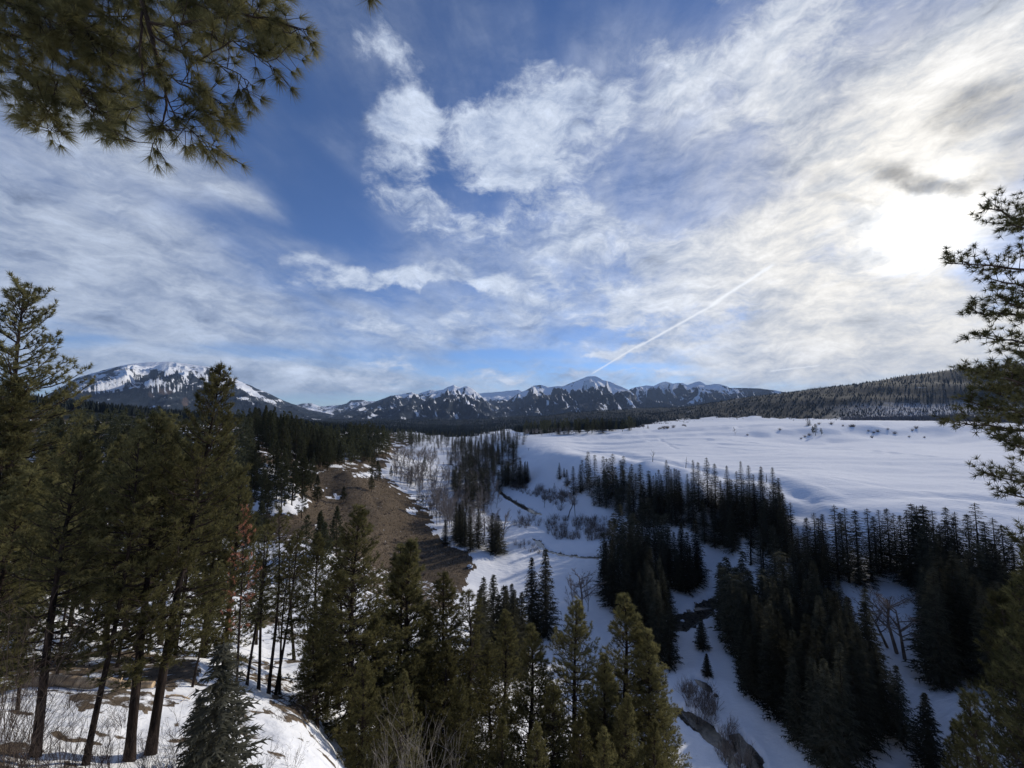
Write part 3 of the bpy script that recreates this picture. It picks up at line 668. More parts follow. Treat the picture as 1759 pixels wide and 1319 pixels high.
def pine_parts(seed, Hm=22.0, crown0=0.3, reach=3.4, dens=1.0, needle=0.24, nw=0.03, nb=11, lean=0.0, shape=0.75, tufts=3, wood=True, trunk_r=0.27, thin=1.0, onesided=None):
    rng = np.random.default_rng(seed); tr = Buf(); br = Buf(); tp = []; td = []
    zs = np.linspace(0, Hm, 14); ph = rng.uniform(0, 6, 2)
    cx = 0.18*np.sin(zs/Hm*5 + ph[0]) - 0.18*math.sin(ph[0]); cy = 0.18*np.sin(zs/Hm*4 + ph[1]) - .18*math.sin(ph[1])
    rad = trunk_r*(1 - (zs/Hm)**1.15)*0.95 + 0.02; rad[0] *= 1.25
    tube(tr, np.stack([cx, cy, zs], 1), rad, 8)
    z = crown0*Hm
    while z < Hm*0.985:
        t = (z - crown0*Hm)/(Hm*(1 - crown0))
        for b in range(rng.integers(2, 5) if dens >= 1 else rng.integers(1, 4)):
            az = rng.uniform(0, 2*math.pi)
            L = reach*thin*((1 - t)**shape)*rng.uniform(0.6, 1.15)*min(1, 0.55 + 2.2*t) + 0.25
            el0 = math.radians(-12 + 62*t + rng.uniform(-10, 12))
            c = np.array([np.interp(z, zs, cx), np.interp(z, zs, cy), z])
            h = np.array([math.cos(az), math.sin(az), 0])
            q = np.linspace(0, 1, 5)[:, None]
            pts = c + h*L*q*math.cos(el0) + np.array([0, 0, 1])*(L*q*math.sin(el0) + L*0.16*q*q - L*0.06*np.sin(q*3.1))
            pts[1:-1] += rng.normal(0, 0.03*L, (3, 3))
            tube(br, pts, np.linspace(0.018 + 0.014*L, 0.008, 5), 4, False)
            spray_on(pts, rng, tp, td, br if wood else None, 0.22, max(0.2, 0.34/dens), min(1.0, 0.34*L + .2), tufts=tufts)
        z += rng.uniform(0.22, 0.5)/max(dens, .6)
    for q in range(4): tp.append(np.array([cx[-1], cy[-1], Hm - 0.15*q])); td.append(np.array([0, 0, 1.0]))
    v, f = blades(tp, td, nb, needle, nw, 0.62, rng)
    return tr, br, (v, f), np.array(tp)
def spruce_parts(seed, Hm=22.0, reach=2.5, gap=0.5, nb=8, low=0.03, taper=0.85, clump=1.0, droop=0.3, trunk_r=.22, ragged=.35, st=6):
    rng = np.random.default_rng(seed); tr = Buf(); V = []; 
    tube(tr, [[0, 0, 0], [0, 0, Hm*.5], [0, 0, Hm]], [trunk_r, trunk_r*.6, 0.02], 6)
    z = low*Hm
    while z < Hm - 0.15:
        t = z/Hm; Lz = reach*((1 - t)**taper)*min(1, 0.6 + 4*t)
        k = max(4, int(nb*(1 - 0.35*t)))
        a0 = rng.uniform(0, 6.3)
        for b in range(k):
            az = a0 + 2*math.pi*b/k + rng.normal(0, .25); L = Lz*rng.uniform(1 - ragged, 1 + ragged*.6) + 0.12
            h = np.array([math.cos(az), math.sin(az), 0]); s = np.array([-h[1], h[0], 0])
            zb = z + rng.uniform(-.2, .2)
            m = max(2, int(round(st*L/reach + 1)))
            for i in range(m):
                q = (i + rng.uniform(.2, 1))/m
                def at(u): return np.array([0, 0, zb]) + h*L*u + np.array([0, 0, (0.35 - t*0.25)*0 - droop*L*u*(1.35 - 0.75*u) + 0.12*L*t])
                p = at(q); l = (0.26 + 0.26*L*(1 - 0.55*q) + .22*t)*clump*rng.uniform(.7, 1.2); wd = (0.5 + .25*t)*l
                for sd in (-1, 1):
                    d = unitv(h*0.75 + s*sd*rng.uniform(.5, 1.0) + np.array([0, 0, rng.uniform(-.55, .02)]))
                    e = p + d*l; n = unitv(h - s*sd*.3 + [0, 0, rng.uniform(-.3, .3)])*wd*.55
                    V += [p - n*.5, p + n*.5, e]
            tip = at(1.0); V += [at(.62) + s*.13*L*.5, at(.62) - s*.13*L*.5, tip + h*.12]
        z += gap*rng.uniform(.7, 1.3)*(1 - .55*t)
    V += [np.array([-.09, 0, Hm - .6]), np.array([.09, 0, Hm - .6]), np.array([0, 0, Hm + .25]), np.array([0, -.09, Hm - .6]), np.array([0, .09, Hm - .6]), np.array([0, 0, Hm + .25])]
    V = np.array(V); return tr, (V, np.arange(len(V)).reshape(-1, 3))
def bare_parts(seed, Hm=14.0, spread=0.33, n1=9, n2=6, n3=7, tw=0.05, trunk_r=.16, fork=0.22, stems=1, up=1.0):
    rng = np.random.default_rng(seed); tr = Buf(); V = []
    def sub(p, d, L, r, lev):
        d = unitv(d); e = p + d*L*.5 + rng.normal(0, .03*L, 3); e2 = e + unitv(d + [0, 0, .25*up] + rng.normal(0, .12, 3))*L*.5
        if lev < 2: tube(tr, [p, e, e2], [r, r*.7, r*.35], 5 if lev == 0 else 3, False)
        else:
            s = unitv(np.cross(e2 - p, rng.normal(size=3)))*tw*.5; V.extend([p - s, p + s, e2])
        if lev == 3: return
        k = (n1, n2, n3)[lev]
        for i in range(k):
            t = rng.uniform(fork if lev == 0 else .15, 1.0)
            b = p + (e - p)*t*2 if t < .5 else e + (e2 - e)*(t - .5)*2
            a = rng.uniform(0, 6.3); ref = np.array([math.cos(a), math.sin(a), 0.0])
            dd = unitv(d*1.0 + ref*rng.uniform(.45, .95)*(1.35 if lev == 0 else 1)*spread/.33 + np.array([0, 0, .2*up]))
            sub(b, dd, L*rng.uniform(.34, .58)*(1.12 - .5*t), r*.5, lev + 1)
    for s in range(stems):
        a = rng.uniform(0, 6.3); q = 0 if stems == 1 else rng.uniform(.1, .45)
        sub(np.array([math.cos(a), math.sin(a), 0])*q*.8, np.array([math.cos(a)*q, math.sin(a)*q, 1.0]), Hm*rng.uniform(.8, 1.0)*(.92), trunk_r, 0)
    V = np.array(V); return tr, (V, np.arange(len(V)).reshape(-1, 3))
def shrub_parts(seed, Hm=2.0, n=26, w=0.035, tw=3, spread=.55):
    rng = np.random.default_rng(seed); V = []
    for i in range(n):
        a = rng.uniform(0, 6.3); q = abs(rng.normal(0, spread)); p = np.array([math.cos(a), math.sin(a), 0])*rng.uniform(0, .25)*Hm
        d = unitv([math.cos(a)*q, math.sin(a)*q, 1]); L = Hm*rng.uniform(.55, 1.05); e = p + d*L
        s = unitv(np.cross(d, rng.normal(size=3)))*w*.5; V += [p - s, p + s, e]
        for k in range(tw):
            b = p + (e - p)*rng.uniform(.25, .9); f = b + unitv(d + rng.normal(0, .4, 3))*L*rng.uniform(.2, .4)
            s2 = s*.6; V += [b - s2, b + s2, f]
    V = np.array(V); return V, np.arange(len(V)).reshape(-1, 3)

def two_mat(name, buf, blade, m_wood, m_leaf):
    fs = []; v = []; n = 0
    w = buf.mesh('tmp'); nv = len(w.vertices); co = np.empty(nv*3, np.float32); w.vertices.foreach_get('co', co); co = co.reshape(-1, 3)
    f3 = [np.array(x) for x in ([p.vertices[:] for p in w.polygons if len(p.vertices) == 3],) if x]; f4 = [np.array(x) for x in ([p.vertices[:] for p in w.polygons if len(p.vertices) == 4],) if x]
    bpy.data.meshes.remove(w)
    nw_ = sum(len(f) for f in f3 + f4)
    me = make_mesh(name, np.vstack([co, blade[0]]), f3 + f4 + [blade[1] + nv])
    me.materials.append(m_wood); me.materials.append(m_leaf)
    mi = np.zeros(len(me.polygons), np.int32); mi[nw_:] = 1; me.polygons.foreach_set('material_index', mi); return me
def bmesh_of(name, blade, mat):
    me = make_mesh(name, *blade); me.materials.append(mat); return me
def wood_of(name, buf, mat):
    me = buf.mesh(name, True); me.materials.append(mat); return me

# ------------------------------------------------------------------ one of each kind (mesh data shared by the copies)
KIND = {}
def near_pine_kind(key, seed, mat=None, **kw):
    tr, br, bl, tp = pine_parts(seed, **kw)
    KIND[key] = dict(h=kw.get('Hm', 22.0), parts=[('trunk', wood_of('trunk', tr, M_BARK)), ('branches', wood_of('branches', br, M_BARK_T)), ('crown', bmesh_of('crown', bl, mat or M_PINE))], name='pine_tree', cat='pine tree')
near_pine_kind('pineA', 11, Hm=23, crown0=.18, reach=4.8, dens=1.35, nb=12, needle=.30, nw=.038)
near_pine_kind('pineB', 12, Hm=24, crown0=.12, reach=4.8, dens=1.4, nb=12, needle=.30, nw=.038)
near_pine_kind('pineC', 13, Hm=20, crown0=.22, reach=3.8, dens=1.35, nb=12, needle=.30, nw=.038)
near_pine_kind('pineD', 14, Hm=17, crown0=.38, reach=2.5, dens=1.0, nb=12, trunk_r=.14, needle=.28, nw=.034)
near_pine_kind('pineE', 15, Hm=19, crown0=.06, reach=4.0, dens=1.5, nb=14, shape=.85, needle=.30, nw=.034)
near_pine_kind('pineF', 16, Hm=23, crown0=.2, reach=5.0, dens=1.2, nb=14, shape=.6, needle=.30, nw=.034)
near_pine_kind('pineH', 18, Hm=20, crown0=.27, reach=4.0, dens=1.2, nb=12, needle=.30, nw=.038)
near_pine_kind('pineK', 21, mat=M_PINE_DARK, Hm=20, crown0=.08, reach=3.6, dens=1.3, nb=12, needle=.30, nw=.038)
near_pine_kind('pineG', 17, Hm=15, crown0=.4, reach=2.0, dens=.8, nb=10, trunk_r=.12, needle=.28, nw=.034)
def mid_kind(key, name, cat, me_parts, h): KIND[key] = dict(h=h, parts=me_parts, name=name, cat=cat)
for i, (c0, rc, dn, sh) in enumerate(((.18, 4.0, 1.0, .8), (.22, 3.6, .95, .7), (.10, 3.8, 1.1, .95), (.28, 3.8, .9, .6), (.14, 3.2, 1.0, .9))):
    tr, br, bl, tp = pine_parts(40 + i, Hm=20, crown0=c0, reach=rc, dens=dn, needle=.55, nw=.17, nb=6, shape=sh, tufts=2, wood=False, trunk_r=.24)
    mid_kind('mpine%d' % i, 'pine_tree', 'pine tree', [('trunk', wood_of('trunk', tr, M_BARK)), ('crown', bmesh_of('crown', bl, M_PINE_MID))], 20)
for i, kw in enumerate((dict(reach=3.7, taper=.88), dict(reach=3.3, gap=.5, taper=.82), dict(reach=4.2, taper=.9), dict(reach=3.0, gap=.55, ragged=.5, taper=.8), dict(reach=3.6, taper=1.0))):
    tr, bl = spruce_parts(60 + i, **kw)
    mid_kind('spruce%d' % i, 'spruce_tree', 'spruce tree', [('trunk', wood_of('trunk', tr, M_BARK)), ('crown', bmesh_of('crown', bl, M_SPRUCE))], 22)
for i, kw in enumerate((dict(reach=2.5, gap=.75, nb=7, ragged=.5, clump=.9, taper=.65), dict(reach=2.1, gap=.7, nb=6, ragged=.6, clump=.85, taper=.6), dict(reach=2.8, gap=.8, nb=7, ragged=.5, taper=.65), dict(reach=1.9, gap=.8, nb=6, ragged=.7, clump=.85, taper=.6))):
    tr, bl = spruce_parts(80 + i, droop=.2, **kw)
    mid_kind('sparse%d' % i, 'spruce_tree', 'spruce tree', [('trunk', wood_of('trunk', tr, M_BARK)), ('crown', bmesh_of('crown', bl, M_SPRUCE))], 22)
for i, kw in enumerate((dict(reach=1.9, gap=.28, nb=10, st=9, clump=.62), dict(reach=1.6, gap=.3, nb=9, st=9, clump=.6))):
    tr, bl = spruce_parts(90 + i, Hm=7, trunk_r=.09, **kw)
    mid_kind('fir%d' % i, 'fir_tree', 'fir tree', [('trunk', wood_of('trunk', tr, M_BARK)), ('crown', bmesh_of('crown', bl, M_SPRUCE_B))], 7)
for i, kw in enumerate((dict(Hm=14, tw=.085, n1=12), dict(Hm=14, spread=.28, n1=13, tw=.085), dict(Hm=14, spread=.4, n1=11, tw=.085), dict(Hm=14, spread=.24, n1=14, n2=6, tw=.085))):
    tr, bl = bare_parts(100 + i, **kw)
    mid_kind('bare%d' % i, 'cottonwood_tree', 'bare tree', [('trunk', wood_of('trunk', tr, M_GREY)), ('crown', bmesh_of('crown', bl, M_GREY))], 14)
for i in range(3):
    tr, bl = bare_parts(120 + i, Hm=12, spread=.42, n1=11, n2=8, n3=9, tw=.045, fork=.35, trunk_r=.2)
    mid_kind('wide%d' % i, 'cottonwood_tree', 'bare tree', [('trunk', wood_of('trunk', tr, M_SHRUB)), ('crown', bmesh_of('crown', bl, M_SHRUB))], 12)
for i in range(3):
    mid_kind('shrub%d' % i, 'willow_shrub', 'shrub', [(None, bmesh_of('willow_shrub', shrub_parts(140 + i, 2.0, 26, .05, 4, .32), M_SHRUB))], 2.0)
for i in range(2):
    mid_kind('bush%d' % i, 'round_bush', 'shrub', [(None, bmesh_of('round_bush', shrub_parts(150 + i, 2.0, 70, .09, 4, .9), M_SHRUB))], 2.0)

SPREAD = {'spruc': 1.22, 'spars': 1.25, 'wide0': 1.5, 'wide1': 1.5, 'wide2': 1.5}
def plant(kind, x, y, z, h, rot=0.0, lean=(0, 0), label=None, group=None, wide=1.0, sink=0.15, mats=None):
    K = KIND[kind]; s = h/K['h']
    one = len(K['parts']) == 1
    if one:
        root = bpy.data.objects.new(K['name'], K['parts'][0][1])
    else:
        root = bpy.data.objects.new(K['name'], None); root.empty_display_size = .3
    COL.objects.link(root)
    root.location = (x, y, z - sink*min(1, h/10)); wide *= SPREAD.get(kind[:5], 1.0); root.scale = (s*wide, s*wide, s)
    root.rotation_euler = (Matrix.Rotation(math.atan2(lean[0], h), 4, 'Y') @ Matrix.Rotation(-math.atan2(lean[1], h), 4, 'X') @ Matrix.Rotation(rot, 4, 'Z')).to_euler()
    root['label'] = label; root['category'] = K['cat']
    if group: root['group'] = group
    if not one:
        for nm, me in K['parts']:
            o = bpy.data.objects.new(nm, me); COL.objects.link(o); o.parent = root
    return root
LOW = {}
def low_kind(key, gen):
    V = []; F = []; n = 0
    tr, bl = gen; m = tr.mesh('t'); co = np.empty(len(m.vertices)*3, np.float32); m.vertices.foreach_get('co', co)
    tri = []
    for p in m.polygons:
        q = p.vertices[:]; tri.append(q[:3]);
        if len(q) == 4: tri.append((q[0], q[2], q[3]))
    bpy.data.meshes.remove(m); nt_ = len(co)//3
    LOW[key] = (np.vstack([co.reshape(-1, 3), bl[0]]), np.vstack([np.array(tri), bl[1] + nt_]))
for i, kw in enumerate((dict(reach=3.4, taper=.75), dict(reach=2.9, taper=.7), dict(reach=3.2, taper=.85))):
    low_kind('spruce%d' % i, spruce_parts(260 + i, gap=1.25, nb=5, st=2, clump=2.4, **kw))
for i, (c0, rc, sh) in enumerate(((.18, 4.0, .8), (.22, 3.7, .7), (.12, 3.6, .95))):
    a_, b_, bl_, _ = pine_parts(270 + i, Hm=20, crown0=c0, reach=rc, dens=.42, needle=1.1, nw=.42, nb=3, shape=sh, tufts=1, wood=False, trunk_r=.22)
    low_kind('pine%d' % i, (a_, bl_))
MASS = {'spruce': [], 'pine': []}
def mass_add(kind, x, y, z, h, rng):
    V, F = LOW[kind + str(rng.integers(0, 3))]; s = h/(22.0 if kind == 'spruce' else 20.0); a = rng.uniform(0, 6.3); c, q = math.cos(a)*s, math.sin(a)*s; w = rng.uniform(1.05, 1.35)
    MASS[kind].append((np.stack([x + w*(V[:, 0]*c - V[:, 1]*q), y + w*(V[:, 0]*q + V[:, 1]*c), z - .15 + V[:, 2]*s], 1), F))
def mass_build(kind, name, mat, label):
    b = Buf()
    for v, f in MASS[kind]: b.add(v, f)
    me = b.mesh(name); me.materials.append(mat); return mesh_obj(name, me, kind='stuff', label=label)
def at_pixel(kind, base, top_y, label, group=None, rng=RNG, wide=1.0, hmax=None, lean_px=0.0):
    h = hit(*base)
    if h is None: return None
    x, y, z = h
    a, zt = ray(base[0], top_y); hh = zt*y - z
    if hmax: hh = min(hh, hmax)
    return plant(kind, x, y, z, max(hh, .6), rng.uniform(0, 6.3), (lean_px/FPX*y, 0), label, group, wide)
def at_depth(kind, px, Y, top, label, group=None, rng=RNG, wide=1.0, rot=None):
    "px: picture column of the base (at the height of the base), top: pixel of the top"
    a = (px - W/2)/FPX; x = a*Y*CP
    for _ in range(4):
        z = ground_z(x, Y); f = Y*CP + z*SP; x = a*f
    ax, zt = ray(*top); hh = zt*Y - z
    return plant(kind, x, Y, z, hh, rng.uniform(0, 6.3) if rot is None else rot, (ax*Y - x, 0), label, group, wide)
def stand(kinds, poly, n, h, label, group, spacing=0.0, seed=0, wide=(.9, 1.15), skip=None, keep=None, mass=None):
    rng = np.random.default_rng(1000 + seed); poly = np.asarray(poly, float); got = []
    lo, hi = poly.min(0), poly.max(0); tries = 0
    while len(got) < n and tries < n*60:
        tries += 1; p = rng.uniform(lo, hi)
        if not inpoly(p[0], p[1], poly): continue
        if skip and skip(*p): continue
        q = hit(*p)
        if q is None: continue
        if any((q[0]-o[0])**2 + (q[1]-o[1])**2 < spacing**2 for o in got): continue
        got.append(q)
    # the nearest ones stand as trees of their own; the rest, half hidden behind them, go into one wood
    keep = len(got) if keep is None else keep
    order = sorted(range(len(got)), key=lambda i: got[i][1] - 0.35*abs(got[i][0]))
    kept = order[:keep]; sx = [got[i][0]/got[i][1] for i in kept]
    first, last = (kept[int(np.argmin(sx))], kept[int(np.argmax(sx))]) if len(kept) > 2 else (-1, -1)
    for r_, i in enumerate(order):
        q = got[i]; hh = rng.uniform(*h)
        lab = 'leftmost ' + label if i == first else 'rightmost ' + label if i == last else label + ', inner one' if len(kept) > 2 else label
        if r_ < keep: plant(kinds[rng.integers(len(kinds))], q[0], q[1], q[2], hh, rng.uniform(0, 6.3), rng.normal(0, .25, 2), lab, group, rng.uniform(*wide))
        else: mass_add(mass or 'spruce', q[0], q[1], q[2], hh, rng)
    return got

SHRUB_LATER = []
SPR = ['spruce%d' % i for i in range(5)]; SPA = ['sparse%d' % i for i in range(4)]; MP = ['mpine%d' % i for i in range(5)]; BARE = ['bare%d' % i for i in range(4)]; SH = ['shrub0', 'shrub1', 'shrub2']
# ------------------------------------------------------------------ pines close to the viewpoint, left
gL = 'tall pines on the near knoll'
at_depth('pineF', -30, 21, (52, 488), 'tallest pine at the left edge, its open top high against the sky', gL, wide=.95)
at_depth('pineH', 258, 16.2, (371, 618), 'leaning pine with a thick dark trunk and spire in front of the long mountain', gL, wide=.82)
at_depth('pineH', 222, 15.6, (262, 705), 'thick trunked pine just left of the spire topped leaning pine', gL, wide=.9)
at_depth('pineH', 60, 14.2, (150, 742), 'slender stemmed pine with dense olive crown beside the tallest pine', gL, wide=.9)
at_depth('pineD', 146, 14.6, (232, 735), 'thin pole like pine between the log and the thick trunks', gL)
at_depth('pineE', -90, 20, (15, 640), 'bushy pine cut by the left border under the tallest pine', gL)
at_depth('pineA', -60, 15, (60, 800), 'low dense pine filling the lower left corner of the grove', gL)
at_depth('pineH', 20, 27, (108, 765), 'pine behind the log with a round olive top', gL)
gK = 'pines behind the fallen log'
for i, (px, Y, t, k) in enumerate((( 180, 31, (205, 745), 'pineH'), (232, 34, (300, 735), 'pineH'), (300, 33, (335, 760), 'pineD'), (120, 36, (170, 770), 'pineB'), (345, 38, (395, 745), 'pineC'), (60, 40, (40, 735), 'pineE'), (215, 42, (240, 720), 'pineB'), (275, 45, (290, 712), 'pineF'), (385, 34, (405, 800), 'pineE'), (-10, 34, (75, 760), 'pineC'), (150, 48, (140, 735), 'pineE'))):
    at_depth(k, px, Y, t, ['bushy pine straight behind the middle of the fallen log', 'broad pine behind the right half of the fallen log', 'thin stemmed pine between the grove and the spire pine', 'full pine behind the left half of the fallen log', 'pine just left of the spire pine, behind it', 'dark full pine at the left end of the grove', 'tall pine deep in the grove behind the broad pine', 'widest crowned pine deep in the grove', 'dense pine right of the spire pine trunk', 'pine between the tallest pine and the grove', 'deepest full pine seen above the fallen log'][i], gK, wide=.85)
at_depth('fir0', 372, 15.2, (385, 1098), 'small grey green fir in front of the snow mound', None, wide=1.15)
at_depth('fir1', 335, 16.0, (345, 1190), 'smallest grey green fir beside the thick leaning trunks', None, wide=1.2)
gT = 'thin pines rising from the edge of the snow mound'
for i, (px, t, k) in enumerate(((424, (452, 900), 'pineG'), (444, (470, 885), 'pineD'), (461, (480, 862), 'pineG'), (473, (512, 905), 'pineD'), (480, (500, 935), 'pineG'), (350, (385, 880), 'pineD'))):
    at_depth(k, px, 29 + i*.8, t, ['leftmost thin trunk of the group on the snow mound edge', 'second thin trunk from the left on the snow mound edge', 'thick middle trunk of the thin group on the snow mound edge', 'fourth thin trunk of the group on the snow mound edge', 'rightmost thin trunk of the group on the snow mound edge', 'lone thin trunk left of the group on the snow mound edge'][i], gT)
# rust coloured dead tree
tr, br, bl, tp = pine_parts(19, Hm=13, crown0=.35, reach=1.7, dens=.9, needle=.2, nw=.03, nb=11, trunk_r=.11)
KIND['rust'] = dict(h=13, parts=[('trunk', wood_of('trunk', tr, M_BARK)), ('branches', wood_of('branches', br, M_BARK_T)), ('crown', bmesh_of('crown', bl, M_RUST))], name='dead_pine', cat='dead pine')
at_depth('rust', 406, 26, (416, 868), 'dead pine with rust red needles behind the leaning spire pine', None, wide=.75)

for i, (px, Y, t, k) in enumerate(((96, 24, (150, 900), 'pineG'), (30, 18, (70, 940), 'pineG'), (200, 27, (246, 880), 'pineD'), (330, 24, (372, 960), 'pineG'), (290, 28, (330, 890), 'pineG'), (160, 40, (196, 900), 'pineG'), (255, 38, (288, 905), 'pineG'))):
    at_depth(k, px, Y, t, ['thin pole trunk crossing the left half of the fallen log', 'thin pole trunk in front of the tallest pine', 'thin pole trunk behind the right end of the fallen log', 'thin pole trunk right of the thick leaning trunks', 'thin pole trunk seen between the thick trunks and small fir', 'thin pole trunk behind the bare earth, left one', 'thin pole trunk behind the bare earth, right one'][i], 'thin pole trunks in the near grove')
for i, (px, Y, ty) in enumerate(((330, 17, 1215), (215, 18, 1195), (120, 19, 1180), (395, 24, 1150), (480, 23, 1235), (520, 26, 1190), (60, 20, 1150), (10, 16, 1150))):
    SHRUB_LATER.append((px, Y, ty, ['shrub under the lower end of the fallen log', 'shrub in front of the middle of the fallen log', 'shrub in front of the upper half of the fallen log', 'shrub at the top of the snow mound by the thin trunks', 'shrub on the right flank of the snow mound', 'shrub on bare earth right of the thin trunks', 'shrub at the left tip of the fallen log', 'shrub at the left border beside the bare earth'][i]))
# centre foreground
gC = 'pines on the steep slope below the viewpoint'
for px, Y, t, k, w, lab in (
 (604, 33, (622, 866), 'pineB', 1.0, 'tall full pine with pointed top in front of the brown slope'),
 (700, 38, (716, 925), 'pineE', 1.0, 'pine with a pointed top right of the tall full pine'),
 (668, 39, (686, 938), 'pineC', .95, 'pine squeezed between the two pointed pines'),
 (742, 40, (757, 985), 'pineC', 1.0, 'pine with a sparse crooked top before the tip of the brown slope'),
 (790, 42, (800, 1012), 'pineD', 1.2, 'thin pine with a ragged crown beside the snow covered valley edge'),
 (845, 46, (842, 1105), 'pineE', .9, 'dull grey green pine left of the bright narrow pine'),
 (905, 40, (906, 1072), 'pineE', .95, 'bright olive narrow pine below the pair of dark spruces'),
 (994, 44, (990, 1028), 'pineC', .95, 'thin topped pine with a visible dark stem in the lower middle'),
 (1062, 47, (1064, 1020), 'pineE', 1.05, 'olive pine with a blunt top in front of the black spruce stand'),
 (1108, 45, (1110, 1080), 'pineB', .85, 'olive pine standing right against the blunt topped pine'),
 (1030, 41, (1032, 1120), 'pineE', .9, 'bushy olive pine low between the stem pine and blunt pine'),
 (1150, 50, (1142, 1190), 'pineC', .8, 'short pine at the edge of the creek bank'),
 (548, 52, (548, 915), 'pineC', .9, 'pine left of the tall full pine, top against the brown slope'),
 (505, 60, (498, 925), 'pineD', 1.1, 'slim pine over the snowy gully'),
 (580, 45, (578, 960), 'pineC', 1.0, 'pine tucked behind the left side of the tall full pine'),
 (655, 34, (650, 1050), 'pineE', .9, 'dense lower pine in front of the tall full pine'),
 (545, 30, (540, 1060), 'pineE', .9, 'dark bushy pine right of the snow mound'),
 (750, 36, (765, 1100), 'pineE', .95, 'olive pine filling the bottom middle'),
 (820, 38, (810, 1180), 'pineC', 1.0, 'low pine between the bare twigs and the narrow pine'),
 (960, 37, (955, 1170), 'pineC', .9, 'dark low pine right of the bright narrow pine'),
 (1075, 38, (1080, 1190), 'pineB', .8, 'low olive pine at the bottom before the creek'),
 (440, 62, (446, 960), 'pineC', .85, 'pine standing in the snow of the gully'),
 (870, 34, (868, 1230), 'pineE', .9, 'small olive pine at the bottom edge left of the narrow pine'),
 (620, 28, (618, 1120), 'pineE', .8, 'dark low pine under the foot of the tall full pine'),
 (690, 29, (694, 1150), 'pineC', .85, 'pine low in the middle right behind the pale shrubs'),
 (560, 42, (566, 1010), 'pineE', .9, 'bushy pine between the snow mound and the tall full pine'),
 (525, 34, (522, 1120), 'pineC', .8, 'low pine on the right rim of the snow mound'),
 (785, 33, (788, 1160), 'pineE', .85, 'olive pine behind the right pale shrub'),
 (730, 46, (734, 1040), 'pineE', .9, 'deep standing pine seen between the two pointed pines'),
 (1000, 34, (1004, 1215), 'pineE', .8, 'small olive pine below the stem pine'),
 (920, 33, (926, 1240), 'pineC', .8, 'lowest pine at the bottom edge beside the narrow pine'),
 (1130, 40, (1128, 1235), 'pineE', .8, 'lowest olive pine nearest the creek bank'),
 (1035, 33, (1040, 1250), 'pineC', .8, 'lowest pine under the blunt topped pine'),
 (860, 50, (866, 1050), 'pineC', .9, 'grey green pine in front of the near dark spruce clump'),
 (800, 52, (822, 1080), 'pineE', .9, 'dark pine left of the near dark spruce clump'),
 ):
    at_depth(k, px, Y, t, lab, gC, wide=w*1.28)
for px, Y, t, k in ((480, 66, (478, 985), 'pineG'), (530, 70, (520, 975), 'pineG'), (395, 64, (400, 960), 'pineG'), (350, 70, (350, 930), 'pineC'), (560, 60, (562, 1000), 'pineD'), (300, 80, (310, 900), 'pineG'), (240, 75, (235, 880), 'pineD'), (160, 70, (160, 850), 'pineC'), (420, 85, (425, 950), 'pineG'), (90, 62, (85, 830), 'pineE')):
    at_depth(k, px, Y, t, 'slim pine growing in the snowy gully behind the near knoll', 'slim pines in the snowy gully')
# right foreground
gR = 'conifers at the lower right corner'
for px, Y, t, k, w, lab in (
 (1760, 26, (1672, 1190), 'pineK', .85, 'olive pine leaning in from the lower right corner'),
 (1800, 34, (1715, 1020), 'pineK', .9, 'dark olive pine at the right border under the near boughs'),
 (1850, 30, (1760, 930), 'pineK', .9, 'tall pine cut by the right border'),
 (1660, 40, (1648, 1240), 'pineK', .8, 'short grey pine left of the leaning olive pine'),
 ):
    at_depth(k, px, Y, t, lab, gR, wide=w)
at_pixel('spruce0', (1598, 1318), 1188, 'pale dusty spruce beside the lower snow strip', gR, wide=1.3)

# ------------------------------------------------------------------ spruces of the valley, right
at_pixel('spruce0', (1206, 1113), 1060, 'small lone spruce on the snow bank beside the creek', 'lone spruces on the creek bank', wide=1.5)
at_pixel('spruce1', (1215, 1160), 1122, 'smallest lone spruce below the other on the creek bank', 'lone spruces on the creek bank', wide=1.6)
at_pixel('spruce0', (914, 1092), 956, 'broader left spruce of the dark pair on the valley snow', 'pair of dark spruces on the valley snow', wide=1.1)
at_pixel('spruce1', (938, 1090), 942, 'taller right spruce of the dark pair on the valley snow', 'pair of dark spruces on the valley snow', wide=1.1)
at_pixel('spruce2', (1548, 1272), 1140, 'spruce with a bare skirted foot on the lower snow flat', None, wide=1.0)
at_pixel('sparse1', (1536, 1250), 1150, 'thin spruce behind the skirted spruce on the lower snow flat', None)
gS = 'slender spruces in a row along the meadow edge'
row = [(1350, 955, 848), (1362, 950, 862), (1390, 975, 888), (1404, 985, 880), (1418, 980, 882), (1441, 1000, 866), (1450, 985, 880), (1459, 1000, 872), (1477, 1005, 875), (1498, 1000, 872), (1507, 985, 886), (1516, 975, 875), (1530, 972, 872), (1541, 975, 880), (1553, 990, 884), (1566, 1000, 875), (1576, 1010, 864), (1586, 1015, 868), (1597, 1015, 866), (1612, 1010, 876), (1622, 1015, 900), (1650, 1000, 878), (1672, 1010, 882), (1690, 1040, 863), (1704, 1045, 895), (1718, 1030, 888), (1733, 1040, 900), (1750, 1050, 915)]
for i, (px, by, ty) in enumerate(row):
    at_pixel(SPA[(i*3) % 4] if i % 2 else SPR[i % 5], (px, by), ty, 'slender ragged spruce number %s from the left along the meadow edge' % ('one two three four five six seven eight nine ten eleven twelve thirteen fourteen fifteen sixteen seventeen eighteen nineteen twenty twenty-one twenty-two twenty-three twenty-four twenty-five twenty-six twenty-seven twenty-eight'.split()[i]), gS, wide=1.3)
